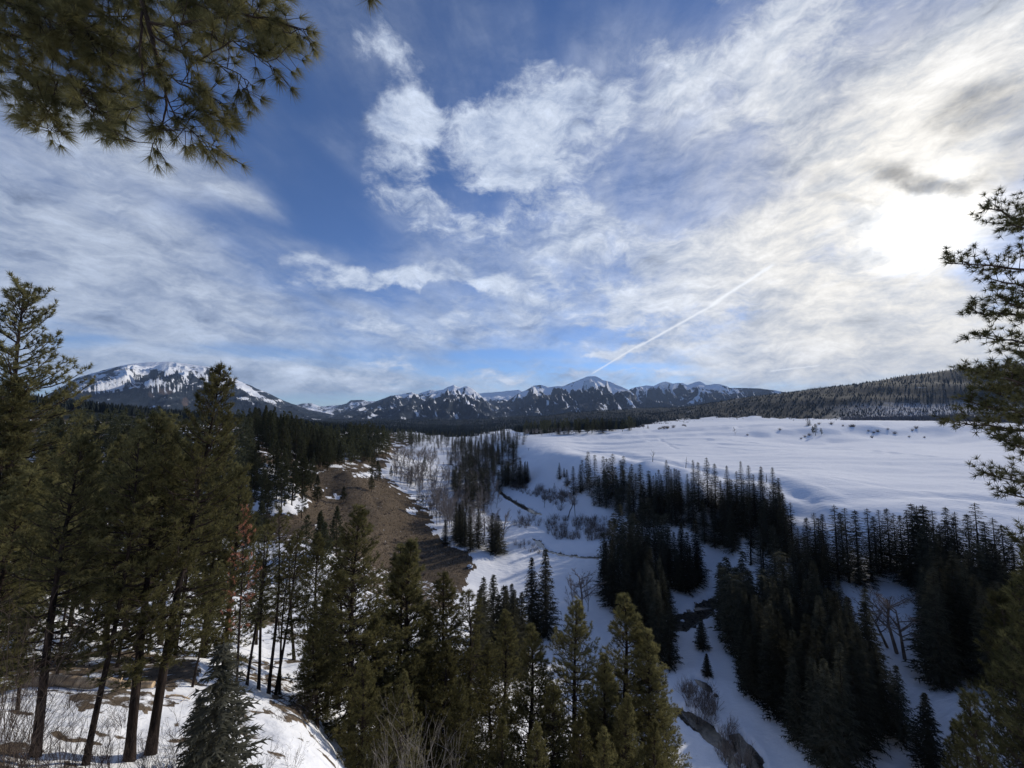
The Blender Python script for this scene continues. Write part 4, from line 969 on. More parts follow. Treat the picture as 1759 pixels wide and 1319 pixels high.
for i, (px, by, ty) in enumerate(((961, 823, 794), (969, 819, 803), (974, 834, 806), (985, 850, 800), (997, 846, 797))):
    at_pixel(SPR[i], (px, by), ty, ['taller left spruce of the small cluster on the bench edge', 'short spruce leaning on the small cluster at the bench edge', 'lone short spruce below the small cluster on the bench edge', 'first spruce at the tip of the long dark stand', 'second spruce at the tip of the long dark stand'][i], 'spruces at the tip of the bench', wide=1.25)
stand(SPR, [(1000,842),(1020,868),(1060,878),(1085,905),(1110,912),(1160,905),(1200,930),(1235,950),(1290,950),(1335,965),(1345,900),(1300,872),(1200,860),(1120,848),(1060,830),(1010,826)], 110, (12, 20), 'dark spruce in the long stand descending from the meadow edge', 'spruces of the long stand below the meadow edge', 2.8, 1, keep=72)
stand(SPR, [(1036,1058),(1032,985),(1060,950),(1110,925),(1150,960),(1212,1000),(1212,1018),(1180,1020),(1150,1035),(1150,1060),(1158,1105),(1160,1150),(1128,1152),(1100,1110),(1090,1060)], 75, (12, 21), 'black spruce in the dense island between valley snow and creek', 'spruces of the island stand by the creek', 2.6, 2, keep=48)
stand(SPR, [(1238,1070),(1250,1110),(1268,1130),(1290,1195),(1345,1240),(1370,1290),(1400,1330),(1480,1335),(1490,1270),(1510,1262),(1522,1240),(1500,1195),(1470,1140),(1430,1090),(1380,1070),(1300,1050),(1245,1040)], 115, (11, 19), 'dark spruce in the broad diagonal stand beside the creek snow', 'spruces of the broad diagonal stand', 2.6, 3, keep=75)
stand(SPR + SPA, [(1335,960),(1400,985),(1450,1010),(1440,1040),(1340,1030),(1290,1010),(1290,965)], 13, (13, 20), 'spruce on the slope between the meadow row and the diagonal stand', 'spruces on the upper slope', 2.5, 4, keep=18)
stand(SPR, [(1570,1000),(1640,1010),(1665,1060),(1680,1110),(1660,1180),(1600,1190),(1590,1150),(1600,1080),(1610,1050)], 26, (15, 21), 'black spruce in the thick clump right of the bare cottonwoods', 'spruces right of the bare cottonwoods', 2.5, 5, keep=22)
stand(SPR, [(1690,1040),(1759,1060),(1800,1150),(1790,1240),(1700,1180),(1680,1100)], 16, (14, 20), 'dark spruce on the slope at the right border', 'spruces at the right border', 2.5, 6, keep=14)
stand(SPR, [(818,1170),(830,1120),(895,1125),(900,1165)], 14, (12, 17), 'dark spruce in the clump on the near edge of the valley snow', 'spruces on the near edge of the valley', 1.8, 7)

# ------------------------------------------------------------------ valley middle distance
stand(SPR, [(860,836),(905,838),(908,825),(862,822)], 34, (15, 19), 'dark conifer in the square block beside the meadow ramp', 'conifers of the square block', 2.0, 8, keep=8)
stand(SPR, [(835,800),(885,800),(890,775),(872,758),(845,765),(830,780)], 40, (14, 20), 'dark conifer on the rise where the creek bends under the meadow', 'conifers on the rise at the creek bend', 3.0, 9, keep=8)
stand(SPR, [(775,780),(845,790),(840,765),(775,758)], 34, (14, 20), 'far dark conifer in the valley mouth', 'far conifers in the valley mouth', 4.0, 10, keep=0)
stand(SPR, [(780,880),(842,882),(858,850),(855,815),(800,805),(775,835)], 70, (13, 18), 'dark conifer standing among the grey cottonwoods by the creek', 'conifers among the creek cottonwoods', 2.0, 11, keep=8)
stand(SPR, [(775,925),(795,945),(820,955),(822,940),(790,905)], 12, (13, 17), 'dark conifer in the clump at the foot of the brown slope', 'conifers at the foot of the brown slope', 1.8, 12)
for i, (px, by, ty) in enumerate(((765, 935, 892), (846, 948, 880), (856, 951, 884), (852, 945, 895), (706, 830, 800), (730, 815, 785))):
    at_pixel(SPR[i % 5] if i != 5 else 'mpine1', (px, by), ty, ['lone spruce on the round snow patch at the slope foot', 'dark spruce of the small trio left of the willows', 'right spruce of the small trio left of the willows', 'short spruce of the small trio left of the willows', 'conifer among the grey trees at the valley edge', 'conifer deep among the grey trees of the side valley'][i], None, wide=1.3)
stand(BARE, [(735,870),(785,918),(800,905),(855,872),(860,845),(850,815),(800,805),(760,812),(735,840)], 100, (10, 14), 'grey leafless cottonwood in the wood along the creek', 'leafless cottonwoods along the creek', 2.0, 13, (1.2, 1.7))
stand(BARE, [(675,800),(680,830),(720,850),(745,830),(760,790),(740,775),(690,780)], 90, (10, 14), 'pale leafless aspen scattered over the snowy side valley', 'leafless aspens of the side valley', 3.0, 14, (1.3, 1.9))
stand(BARE, [(700,858),(735,885),(765,920),(780,905),(750,870)], 20, (10, 13), 'pale leafless aspen along the foot of the brown slope', 'leafless aspens at the slope foot', 2.0, 15, (1.1, 1.5))
stand(BARE, [(785,905),(830,945),(865,945),(870,920),(830,895)], 16, (10, 13), 'grey leafless tree around the small spruce trio', 'leafless trees around the spruce trio', 2.0, 16, (1.1, 1.5))
stand(SH, [(862,838),(900,850),(950,868),(965,880),(955,860),(990,870),(975,850),(930,840),(890,836)], 70, (2.5, 5.5), 'brown willow thicket stem cluster along the upper creek', 'willows along the upper creek', 1.0, 17, (1, 1.4))
stand(SH, [(890,880),(930,880),(935,900),(895,915),(880,900)], 26, (2, 4), 'brown willow clump on the snow left of the willow island', 'willow clumps left of the willow island', 1.0, 18, (1, 1.4))
stand(SH, [(935,905),(945,925),(1000,930),(1050,925),(1060,900),(1040,890),(990,892),(950,890)], 120, (2.2, 4.2), 'brown willow bush crowding the willow island in the valley', 'willows of the island in the valley', .9, 19, (1, 1.5))
stand(SH, [(870,935),(900,945),(935,955),(930,935),(890,928)], 14, (1.5, 3), 'low willow clump near the small frozen pool', 'low willows near the frozen pool', 1.5, 20, (1, 1.4))
stand(SH, [(1160,1180),(1180,1230),(1230,1290),(1250,1319),(1290,1319),(1262,1250),(1235,1220),(1210,1190)], 34, (1.6, 3.6), 'tangled bare willow on the bank of the lower creek', 'bare willows on the lower creek bank', .8, 21, (1, 1.3))
for i, (px, by, ty, k) in enumerate(((950, 868, 832, 'bare1'), (965, 876, 842, 'bare3'), (988, 886, 836, 'bare0'), (935, 872, 840, 'bare2'), (1000, 1055, 970, 'wide0'), (985, 1062, 985, 'bare1'), (1010, 1050, 990, 'bare3'), (1012, 925, 895, 'bare1'), (1185, 1060+140, 1165, 'bare1'), (1190, 1215, 1172, 'bare0'))):
    at_pixel(k, (px, by), ty, ['leafless tree first of the line on the creek flat', 'leafless tree second of the line on the creek flat', 'tallest leafless tree beside the leaning dead log', 'small leafless tree at the upper creek willows', 'broad leafless cottonwood beside the island of black spruces', 'narrow leafless tree left of the broad cottonwood', 'narrow leafless tree right of the broad cottonwood', 'leafless sapling rising out of the willow island', 'bushy leafless tree above the tangled creek willows', 'second bushy leafless tree above the tangled creek willows'][i], None, wide=1.1)
for i, (px, by, ty, k, ln) in enumerate(((1525, 1112, 1020, 'wide0', -30), (1541, 1122, 1005, 'wide1', -12), (1554, 1132, 1015, 'wide2', -14), (1592, 1085, 1012, 'wide1', 10), (1612, 1080, 1005, 'wide0', 12), (1580, 1060, 1008, 'wide2', 0), (1635, 1080, 1015, 'wide1', -6))):
    at_pixel(k, (px, by), ty, ['leftmost bare cottonwood leaning left in the snowy hollow', 'middle bare cottonwood trunk in the snowy hollow', 'bare cottonwood with the lowest foot in the snowy hollow', 'bare cottonwood against the black clump, nearer the hollow', 'bare cottonwood with a forked crown before the black clump', 'bare brown cottonwood under the meadow row', 'rightmost bare cottonwood before the black clump'][i], 'bare cottonwoods in the snowy hollow', lean_px=ln)

stand(SPR, [(790,765),(900,752),(905,768),(870,775),(850,785),(790,790)], 60, (14, 20), 'dark conifer in the far valley wood under the meadow rim', 'conifers under the meadow rim', 3.0, 43, keep=8)
stand(SPR, [(690,752),(790,748),(870,744),(870,760),(790,772),(700,768)], 150, (14, 20), 'conifer of the far valley', 'conifers of the far valley', 3.0, 44, keep=0)
stand(SPR, [(690,775),(740,800),(830,830),(850,810),(800,790),(720,770)], 26, (13, 18), 'dark conifer scattered among the pale aspens', 'conifers among the pale aspens', 3.0, 45, keep=12)

stand(BARE, [(770,800),(850,808),(860,780),(800,765),(750,770)], 50, (10, 14), 'grey leafless tree in the upper valley wood', 'leafless trees of the upper valley', 3.0, 46, (1.3, 1.9))
stand(SPR, [(835,830),(858,812),(860,780),(800,772),(770,790),(810,815)], 70, (13, 19), 'dark conifer of the upper valley wood', 'conifers of the upper valley', 2.5, 47, keep=10)

# ------------------------------------------------------------------ left wooded hill
stand(MP, [(425,760),(470,780),(560,810),(590,800),(640,795),(670,780),(650,762),(560,765),(480,748),(430,742)], 230, (16, 23), 'dark pine packed on the wooded ridge above the brown slope', 'pines of the wooded ridge', 3.0, 30, keep=95, mass='pine')
stand(MP, [(425,800),(470,800),(540,835),(520,860),(470,900),(430,880)], 30, (13, 18), 'pine standing apart on the snow patched upper slope', 'pines on the snow patched slope', 5.0, 31)
stand(MP, [(600,755),(700,765),(740,760),(700,745),(600,742)], 120, (14, 19), 'small dark pine at the far end of the wooded ridge', 'pines at the far end of the ridge', 6.0, 32, keep=15, mass='pine')
stand(MP, [(80,745),(430,745),(430,860),(300,890),(100,860),(60,800)], 150, (14, 20), 'dim pine in the wood behind the near left grove', 'pines of the wood behind the grove', 5.0, 33, keep=50, mass='pine')
stand(MP, [(-60,745),(90,745),(90,900),(-60,900)], 30, (14, 20), 'dim pine behind the tallest pine at the left', 'pines behind the tallest pine', 5.0, 34, keep=6, mass='pine')
stand(MP, [(250,900),(600,960),(600,1000),(300,980)], 14, (12, 16), 'pine on the far side of the snowy gully', 'pines on the far side of the gully', 5.0, 35)
for i, (px, by, ty) in enumerate(((638, 845, 815), (640, 822, 783), (648, 826, 790), (725, 884, 850), (672, 820, 800), (590, 862, 835), (518, 890, 840), (545, 862, 815))):
    at_pixel(MP[i % 5], (px, by), ty, ['lone pine half way down the brown slope', 'pine at the crest corner of the brown slope', 'second pine at the crest corner of the brown slope', 'lone dark pine near the lower edge of the brown slope', 'pine on the snow fringe beside the brown crest', 'small pine on the bare brown shoulder', 'sparse pine above the brown hollow', 'sparse pine beside the snow strips of the brown shoulder'][i], None, wide=1.25)
stand(['bush0', 'bush1'], [(480,880),(600,830),(700,880),(800,960),(700,1000),(520,930)], 80, (.4, 1.3), 'low dry bush dotted over the brown slope', 'dry bushes on the brown slope', 3.0, 36, (1, 1.6))

# ------------------------------------------------------------------ meadow and its far side
for i, (px, by, ty, k) in enumerate(((881, 773, 757, 'mpine3'), (1263, 746, 734, 'bare1'), (1388, 731, 716, 'spruce4'), (1391, 730, 719, 'spruce2'), (1401, 748, 728, 'mpine3'), (1397, 745, 732, 'mpine0'), (1411, 747, 735, 'mpine1'), (1105, 736, 727, 'mpine3'), (1113, 736, 728, 'spruce2'))):
    at_pixel(k, (px, by), ty, ['single dark pine on the point where the meadow begins', 'tiny bare tree alone on the meadow terrace', 'dark conifer of the pair on the upper terrace', 'shorter conifer of the pair on the upper terrace', 'tall pine of the small group on the terrace bank', 'middle pine of the small group on the terrace bank', 'low pine of the small group on the terrace bank', 'first lone pine beyond the end of the far tree line', 'second lone pine beyond the end of the far tree line'][i], None, wide=1.3)
for i, (px, by) in enumerate(((1376, 754), (1383, 751), (1390, 748), (1284, 748), (1407, 729), (1428, 729), (1448, 732), (1461, 733), (1466, 733), (1492, 741), (1501, 744), (1508, 742), (1525, 738), (1498, 752), (1537, 745), (1562, 751), (1567, 740), (1574, 736), (1588, 752), (1340, 739), (1704-240, 733))):
    at_pixel('bush%d' % (i % 2), (px, by), by - 4 - (i % 3), 'dark round bush dotted on the snowy terrace bank', 'bushes on the meadow terrace', wide=.8)
stand(MP + SPR, [(900,748),(1000,746),(1060,744),(1090,738),(1090,734),(1000,734),(900,738)], 100, (17, 26), 'dark conifer in the far tree line across the meadow', 'conifers of the far tree line', 5.0, 40, (1.1, 1.4), keep=30, mass='pine')
stand(BARE, [(900,750),(985,748),(985,742),(900,744)], 40, (10, 13), 'pale aspen at the foot of the far tree line', 'aspens of the far tree line', 5.0, 41, (1.0, 1.3))
stand(['bush0', 'bush1'], [(1130,738),(1180,733),(1180,730),(1130,735)], 16, (3, 5), 'low brown scrub at the far meadow edge', 'scrub at the far meadow edge', 5.0, 42, (1, 1.6))

# dead snags standing in the meadow
def snag(base, h_px, seed, label, fork=False, lean=0):
    x, y, z = hit(*base); s = y/FPX; rng = np.random.default_rng(seed); b = Buf(); hgt = h_px*s
    tube(b, [[0, 0, -.3], [lean*s*.5, 0, hgt*.5], [lean*s, 0, hgt]], [.16, .12, .03], 6)
    root = bpy.data.objects.new('dead_snag', None); COL.objects.link(root); root.location = (x, y, z)
    root['label'] = label; root['category'] = 'dead tree'; root['group'] = 'dead snags on the meadow'
    o = mesh_obj('trunk', b.mesh('trunk'), M_BARK_T, root)
    for k in range(4 if fork else 3):
        c = Buf(); t = rng.uniform(.3, .85); a = rng.uniform(-1, 1); sg = -1 if k % 2 else 1
        p = np.array([lean*s*t, 0, hgt*t]); q = p + np.array([sg*hgt*.22, .2*a, hgt*(.35 if fork else -.12)])
        tube(c, [p, (p + q)/2, q], [.07, .05, .02], 4); mesh_obj('branch', c.mesh('branch'), M_BARK_T, root)
snag((1121, 793), 19, 1, 'forked dead snag standing alone on the white meadow', True, 2)
snag((1178, 804), 19, 2, 'straight dead snag right of the forked one on the meadow', False, 2)
snag((1317, 828), 14, 3, 'short dead snag with drooping stubs near the spruce tops', False, 0)
snag((908, 774), 5, 4, 'tiny far snag on the meadow behind the dark block', False, 0)
# leaning dead log on the creek flat
def log_between(name, p, q, r, mat, label, cat, stubs=0, seed=0, lift=0.0, bend=0.1):
    rng = np.random.default_rng(seed); p = np.array(p, float); q = np.array(q, float); n = 9
    t = np.linspace(0, 1, n)[:, None]; pts = p + (q - p)*t + np.array([0, 0, 1])*(lift*t + bend*np.sin(t*math.pi)); pts[1:-1] += rng.normal(0, r*.25, (n-2, 3))
    b = Buf(); tube(b, pts, np.linspace(r, r*.55, n)*rng.uniform(.92, 1.08, n), 10)
    root = mesh_obj(name, b.mesh(name, True), mat, label=label, cat=cat)
    for k in range(stubs):
        c = Buf(); i = rng.integers(1, n-1); d = rng.normal(size=3); d[2] = abs(d[2]); d = unitv(d); L = rng.uniform(.25, .8)
        tube(c, [pts[i], pts[i] + d*L*.6, pts[i] + d*L], [r*.25, r*.18, r*.08], 5); mesh_obj('branch_stub', c.mesh('branch_stub', True), mat, root)
    return root
a_ = hit(975, 889); b_ = P(988, 856, a_[1] + 4); log_between('leaning_dead_trunk', a_, b_, .28, M_BARK_T, 'dead trunk leaning over the snow right of the willows', 'dead tree', 2, 3)
a_ = np.array(hit(1130+12, 1212)); 
# fallen log on the knoll
lp = np.array(P(40, 1168, 21.9)); lq = np.array(P(262, 1198, 22.3))
lp[2] = ground_z(lp[0], lp[1]) + .34; lq[2] = ground_z(lq[0], lq[1]) + .30
_t = np.linspace(0, 1, 25); _up = max(ground_z(*(lp + (lq - lp)*t)[:2]) - (lp + (lq - lp)*t)[2] for t in _t); lp[2] += _up + .22; lq[2] += _up + .22
log_between('fallen_log', lp, lq, .31, M_PALE, 'long pale fallen log lying across bare earth on the knoll', 'log', 5, 5, bend=.02)
def small_log(p0, p1, Y, r, label, seed):
    a = np.array(P(p0[0], p0[1], Y)); b = np.array(P(p1[0], p1[1], Y + .3)); a[2] = ground_z(a[0], a[1]) + r; b[2] = ground_z(b[0], b[1]) + r*1.3
    log_between('fallen_branch', a, b, r, M_PALE, label, 'branch', 2, seed, bend=.08)
small_log((60, 1132), (150, 1146), 26.5, .06, 'thin pale branch lying behind the upper end of the fallen log', 11)
small_log((170, 1150), (235, 1160), 25.5, .05, 'thin dead branch parallel to the middle of the fallen log', 12)
small_log((190, 1206), (222, 1192), 21.6, .045, 'short crooked branch on the snow in front of the fallen log', 13)
small_log((285, 1195), (325, 1222), 21.6, .06, 'dark fallen branch between the thick trunks and the small fir', 14)
# boulders capped with snow
def boulder(base, w_px, seed, label, snow=True):
    x, y, z = hit(*base); s = w_px*y/FPX/2; rng = np.random.default_rng(seed)
    bpy.ops.mesh.primitive_ico_sphere_add(subdivisions=3, radius=1, location=(0, 0, 0)); o = bpy.context.object; me = o.data
    co = np.empty(len(me.vertices)*3); me.vertices.foreach_get('co', co); co = co.reshape(-1, 3)
    n = fbm(co[:, 0]*1.7 + seed, co[:, 1]*1.7 + co[:, 2]*1.3, 4); co *= (1 + .28*n)[:, None]; co *= [s, s*.9, s*.75]
    me.vertices.foreach_set('co', co.ravel()); me.update(); o.name = 'boulder'; o.location = (x, y, z + s*.2)
    m, g = new_mat('boulder stone'); geo = g.new('ShaderNodeNewGeometry'); sp = g.new('ShaderNodeSeparateXYZ'); g.put(sp.inputs[0], geo.outputs['Normal'])
    nn = g.noise(geo.outputs['Position'], 3, 5, .6)
    f = g.smooth(g.math('ADD', sp.outputs['Z'], g.math('MULTIPLY', g.math('SUBTRACT', nn, .5), .6)), .3 if snow else 1.5, .5 if snow else 2)
    principled(g, g.mix(f, g.mix(nn, (.05, .045, .04), (.14, .12, .1)), (.8, .82, .86)), .9, .2, bump(g, nn, .6, .1)); me.materials.append(m)
    o['label'] = label; o['category'] = 'boulder'
boulder((807, 975), 11, 1, 'snow capped boulder at the tip of the brown slope')
boulder((1172, 1070), 10, 2, 'snow capped rock in the open water of the creek')
boulder((1196, 1036), 8, 3, 'small rock at the upper rim of the open water')
boulder((1230, 1196), 7, 4, 'dark rock beside the hole in the creek ice', False)

# ------------------------------------------------------------------ bare shrubs close by
def near_shrub(px, Y, top_y, seed, mat, label, group, n=26, w=.012, spread=.5, wide=1.0):
    rng = np.random.default_rng(seed); a = (px - W/2)/FPX; x = a*Y; z = ground_z(x, Y)
    for _ in range(3): x = a*(Y*CP + z*SP); z = ground_z(x, Y)
    _, zt = ray(px, top_y); Hm = max(zt*Y - z, .6)
    b = Buf()
    for i in range(n):
        aa = rng.uniform(0, 6.3); q = abs(rng.normal(0, spread)); p = np.array([math.cos(aa), math.sin(aa), 0])*rng.uniform(0, .3)
        d = unitv([math.cos(aa)*q, math.sin(aa)*q, 1]); L = Hm*rng.uniform(.6, 1.05)
        m = p + d*L*.5 + rng.normal(0, .05*L, 3); e = p + unitv(d + [0, 0, .15])*L + rng.normal(0, .04*L, 3)
        tube(b, [p, m, e], [w, w*.7, w*.3], 3, False)
        for k in range(7):
            t = rng.uniform(.25, .95); s = p + (m - p)*t*2 if t < .5 else m + (e - m)*(t - .5)*2
            f = s + unitv(d + rng.normal(0, .45, 3))*L*rng.uniform(.15, .38)
            tube(b, [s, (s + f)/2 + rng.normal(0, .02, 3), f], [w*.5, w*.4, w*.2], 3, False)
            for j in range(2):
                s2 = s + (f - s)*rng.uniform(.3, .9); f2 = s2 + unitv(f - s + rng.normal(0, .3, 3)*L*.2)*L*.12; tube(b, [s2, f2], [w*.3, w*.2], 3, False)
    o = mesh_obj('bare_shrub', b.mesh('bare_shrub'), mat, label=label, cat='shrub', group=group); o.location = (x, Y, z - .1)
M_TWIG = bark_mat('dark shrub twigs', (.045, .033, .028), (.11, .085, .07)); M_TWIGG = bark_mat('grey shrub twigs', (.16, .14, .125), (.33, .30, .27))
for i, (px, Y, ty) in enumerate(((10, 11, 1090), (50, 12.5, 1180), (-30, 10.5, 1020), (110, 13.5, 1215), (190, 14.2, 1240), (20, 13, 1190), (300, 15, 1235), (150, 12.8, 1265), (70, 11, 1250), (250, 14.5, 1262))):
    near_shrub(px, Y, ty, 200 + i, M_TWIG, ['large dark shrub at the left border below the tallest pine', 'dark shrub right of the large border shrub', 'tall shrub twigs rising along the left border', 'dark shrub between the border shrubs and the slender pine', 'dark shrub below the middle of the fallen log', 'thin twigged shrub just under the left end of the log', 'dark shrub between the thick trunks and the small fir', 'low shrub left of the thick trunks at the bottom', 'low shrub in the lower left corner on bare earth', 'low shrub against the foot of the thick trunks'][i], 'leafless shrubs on the knoll', 22, .008, .6)
for i, (px, Y, ty) in enumerate(((705, 24, 1215), (735, 25, 1252), (680, 24.5, 1268), (770, 26, 1282), (650, 25, 1292), (790, 27, 1296))):
    near_shrub(px, Y, ty, 220 + i, M_TWIGG, ['tallest pale leafless shrub at the bottom middle', 'pale leafless shrub right of the tallest one', 'pale leafless shrub left of the tallest one', 'low pale shrub right of the pale group', 'low pale shrub at the left end of the pale group', 'lowest pale shrub at the right end of the pale group'][i], 'pale leafless shrubs at the bottom', 9, .013, .35)
for i, (px, Y, ty) in enumerate(((450, 17.5, 1280), (400, 17, 1288), (500, 19, 1275))):
    near_shrub(px, Y, ty, 240 + i, M_TWIG, 'small twiggy shrub poking through the snow mound', 'twiggy shrubs on the snow mound', 12, .006, .5)

for i, (px, Y, ty, lab) in enumerate(SHRUB_LATER): near_shrub(px, Y, ty, 260 + i, M_TWIG, 'dark leafless ' + lab, 'leafless shrubs round the fallen log', 14, .008, .6)
# ------------------------------------------------------------------ boughs overhead, top left
def px3(p, Y):
    return np.array(P(p[0], p[1], Y))
def bough(paths, Yb, seed, label, tuft_n=64, needle=.20, nw=.005, step=.095, tl=.27):
    rng = np.random.default_rng(seed); tp = []; td = []
    root = bpy.data.objects.new('pine_bough', None); COL.objects.link(root); o0 = px3(paths[0][0][0], Yb); root.location = o0
    root['label'] = label; root['category'] = 'pine branch'
    for path, r0, r1, dY0, dY1, dense in paths:
        n = len(path); pts = np.array([px3(p, Yb + dY0 + (dY1 - dY0)*i/max(n-1, 1)) for i, p in enumerate(path)])
        # smooth the path
        m = 4*(n - 1) + 1; u = np.linspace(0, n - 1, m); i0 = np.clip(u.astype(int), 0, n-2); f = (u - i0)[:, None]
        q = pts[i0]*(1-f) + pts[i0+1]*f; q[1:-1] = (q[:-2] + 2*q[1:-1] + q[2:])/4; q[1:-1] += rng.normal(0, .006, (m-2, 3))
        b = Buf(); tube(b, q - o0, np.linspace(r0, r1, m), 6)
        br = mesh_obj('branch', b.mesh('branch', True), M_BARK_T, root)
        if dense <= 0: continue
        seg = np.linalg.norm(np.diff(q, axis=0), axis=1); L = seg.sum(); cum = np.concatenate([[0], np.cumsum(seg)]); s = .08*L
        w = Buf()
        while s < L:
            k = int(np.clip(np.searchsorted(cum, s) - 1, 0, m-2)); p = q[k] + (q[k+1] - q[k])*((s - cum[k])/seg[k]); d = unitv(q[k+1] - q[k])
            dd = unitv(d*rng.uniform(.4, 1.1) + unitv(rng.normal(size=3))*.95 + np.array([0, 0, -.15])); l = tl*rng.uniform(.5, 1.4)
            mid = p + dd*l*.5 + rng.normal(0, .012, 3); e = p + dd*l + np.array([0, 0, .03])
            tube(w, np.array([p, mid, e]) - o0, [.0055, .005, .004], 4, False)
            tp.append(e - o0); td.append(dd)
            if rng.random() < .6: tp.append(p + dd*l*.6 - o0); td.append(unitv(dd + rng.normal(0, .4, 3)))
            for kk in range(rng.integers(0, 3)):
                e2 = mid + unitv(dd + rng.normal(0, .6, 3))*l*.6; tube(w, np.array([mid, e2]) - o0, [.0045, .0035], 4, False); tp.append(e2 - o0); td.append(unitv(e2 - mid))
            s += step/dense*rng.uniform(.6, 1.4)
        tp.append(q[-1] - o0); td.append(unitv(q[-1] - q[-2]))
        mesh_obj('twigs', w.mesh('twigs'), M_BARK_T, br)
    v, f = blades(tp, td, tuft_n, needle, nw, .50, rng, .08)
    mesh_obj('needles', make_mesh('needles', v, f), M_PINE, root)
bough([([(215,-120),(238,-20),(256,40),(268,95),(282,140),(288,180),(276,215)], .035, .008, 0, .2, .9),
       ([(256,38),(300,42),(345,34),(400,25),(455,28),(500,45),(525,50)], .016, .005, 0, .3, 1.9),
       ([(262,60),(300,85),(345,103),(370,88),(400,70),(440,75)], .013, .004, .05, .1, 1.1),
       ([(400,70),(440,95),(465,112),(475,118)], .008, .004, .1, .2, 1.4),
       ([(345,103),(400,120),(425,138),(432,146)], .008, .004, .1, .3, 1.3),
       ([(275,120),(320,150),(350,158),(385,180)], .010, .004, .1, .2, 1.3),
       ([(284,160),(300,200),(340,235),(372,252)], .009, .004, .1, .1, 1.5),
       ([(276,215),(268,240),(270,258)], .007, .004, .2, .2, 1.2),
       ([(245,20),(240,80),(248,140),(252,190),(262,215)], .014, .004, -.1, 0, .7),
       ([(330,150),(350,185),(375,200)], .007, .004, .1, .2, 1.6),
       ([(290,190),(320,200),(360,215)], .007, .004, .0, .2, 1.6)], 4.4, 31, 'pine bough with a bare forked limb hanging in from above')
bough([([(-60,-60),(30,-10),(110,20),(170,30),(235,25)], .03, .006, 0, .4, 2.6),
       ([(-60,20),(20,60),(90,80),(150,90),(210,100)], .022, .005, .1, .4, 2.6),
       ([(-40,70),(40,110),(100,130),(160,150),(220,165)], .018, .005, .3, .3, 2.2),
       ([(40,110),(55,150),(80,190),(95,215)], .010, .004, .3, .2, 2.0),
       ([(120,140),(140,170),(165,200),(185,218)], .009, .004, .2, .1, 2.2),
       ([(-50,110),(0,150),(40,170)], .010, .004, .1, .0, 1.6),
       ([(60,-40),(140,-10),(220,-5),(300,-20),(380,-15),(470,5)], .02, .005, .2, .3, 2.4),
       ([(90,-60),(150,60),(190,120)], .016, .004, -.2, .0, 2.0),
       ([(-60,-20),(60,20),(130,60)], .016, .004, -.3, -.2, 2.4),
       ([(100,130),(92,165),(80,205),(84,225)], .008, .004, .1, .1, 1.8), ([(150,150),(165,180),(190,215)], .008, .004, .1, .1, 1.8), ([(20,60),(60,60),(130,50),(180,70)], .01, .004, -.2, .1, 2.4), ([(180,20),(240,60),(250,90)], .01, .004, .3, .3, 2.0), ([(300,10),(350,40),(380,70)], .01, .004, .3, .3, 1.8), ([(420,0),(460,40),(490,80)], .01, .004, .3, .3, 1.8),
       ([(280,-30),(340,10),(400,20),(450,50)], .014, .004, .2, .1, 2.2)], 4.9, 32, 'dense olive pine bough filling the upper left corner')
bough([([(600,-60),(622,-30),(640,-6)], .008, .004, 0, 0, .8)], 4.3, 33, 'tip of a pine twig hanging alone from the upper border', 90)

# ------------------------------------------------------------------ pine at the right border
rng = np.random.default_rng(77); YR = 10.5
root = bpy.data.objects.new('pine_tree', None); COL.objects.link(root)
tx = (1885 - W/2)/FPX*YR; tz = ground_z(tx, YR); o0 = np.array([tx, YR, tz]); root.location = o0
root['label'] = 'near pine reaching dark boughs in from the right border'; root['category'] = 'pine tree'
b = Buf(); tube(b, [[0, 0, -.4], [0, 0, 8], [.1, 0, 16], [0, 0, 28]], [.38, .32, .24, .03], 10); mesh_obj('trunk', b.mesh('trunk', True), M_BARK, root)
tp = []; td = []; w = Buf()
limbs = [((1885, 400), (1760, 372), (1692, 358), 0), ((1885, 470), (1740, 462), (1628, 452), .3), ((1885, 440), (1790, 400), (1735, 385), -.6), ((1885, 510), (1760, 490), (1700, 478), .8), ((1885, 570), (1740, 545), (1665, 530), 0), ((1885, 560), (1790, 540), (1720, 510), -1), ((1885, 610), (1760, 590), (1680, 575), .4), ((1885, 660), (1740, 640), (1650, 632), .2), ((1885, 670), (1760, 660), (1690, 640), -.8),
         ((1885, 700), (1760, 690), (1690, 668), 0), ((1885, 750), (1740, 735), (1628, 722), .4), ((1885, 720), (1780, 720), (1665, 690), -.9), ((1885, 780), (1780, 765), (1700, 745), .6), ((1885, 860), (1780, 835), (1690, 812), 0), ((1885, 880), (1790, 850), (1720, 845), .5), ((1885, 800), (1800, 770), (1740, 765), -.7), ((1885, 640), (1800, 620), (1735, 600), .9),
         ((1885, 950), (1810, 940), (1745, 930), 0), ((1885, 330), (1830, 320), (1790, 330), 0)]
for q in range(34):
    y0 = rng.uniform(300, 1250); limbs.append(((1885, y0), (1885 + rng.uniform(30, 120), y0 - rng.uniform(0, 30)), (1885 + rng.uniform(120, 230), y0 - rng.uniform(-10, 50)), rng.uniform(-1.5, 1.5)))
for (a, m, e, dy) in limbs:
    pa = px3(a, YR) - o0; pa[0] = 0; pa[1] = 0; pm = px3(m, YR + dy*.6) - o0; pe = px3(e, YR + dy) - o0
    t = np.linspace(0, 1, 7)[:, None]; pts = pa*(1-t)**2 + 2*t*(1-t)*pm + t*t*pe; pts[1:-1] += rng.normal(0, .05, (5, 3))
    bb = Buf(); tube(bb, pts, np.linspace(.05, .012, 7), 5, False); br = mesh_obj('branch', bb.mesh('branch', True), M_BARK_T, root)
    spray_on(pts, rng, tp, td, w, .2, .15, .9, tufts=3, r=.010, flat=.8, up=.5)
    spray_on(pts, rng, tp, td, w, .45, .2, .6, tufts=3, r=.008, flat=.9)
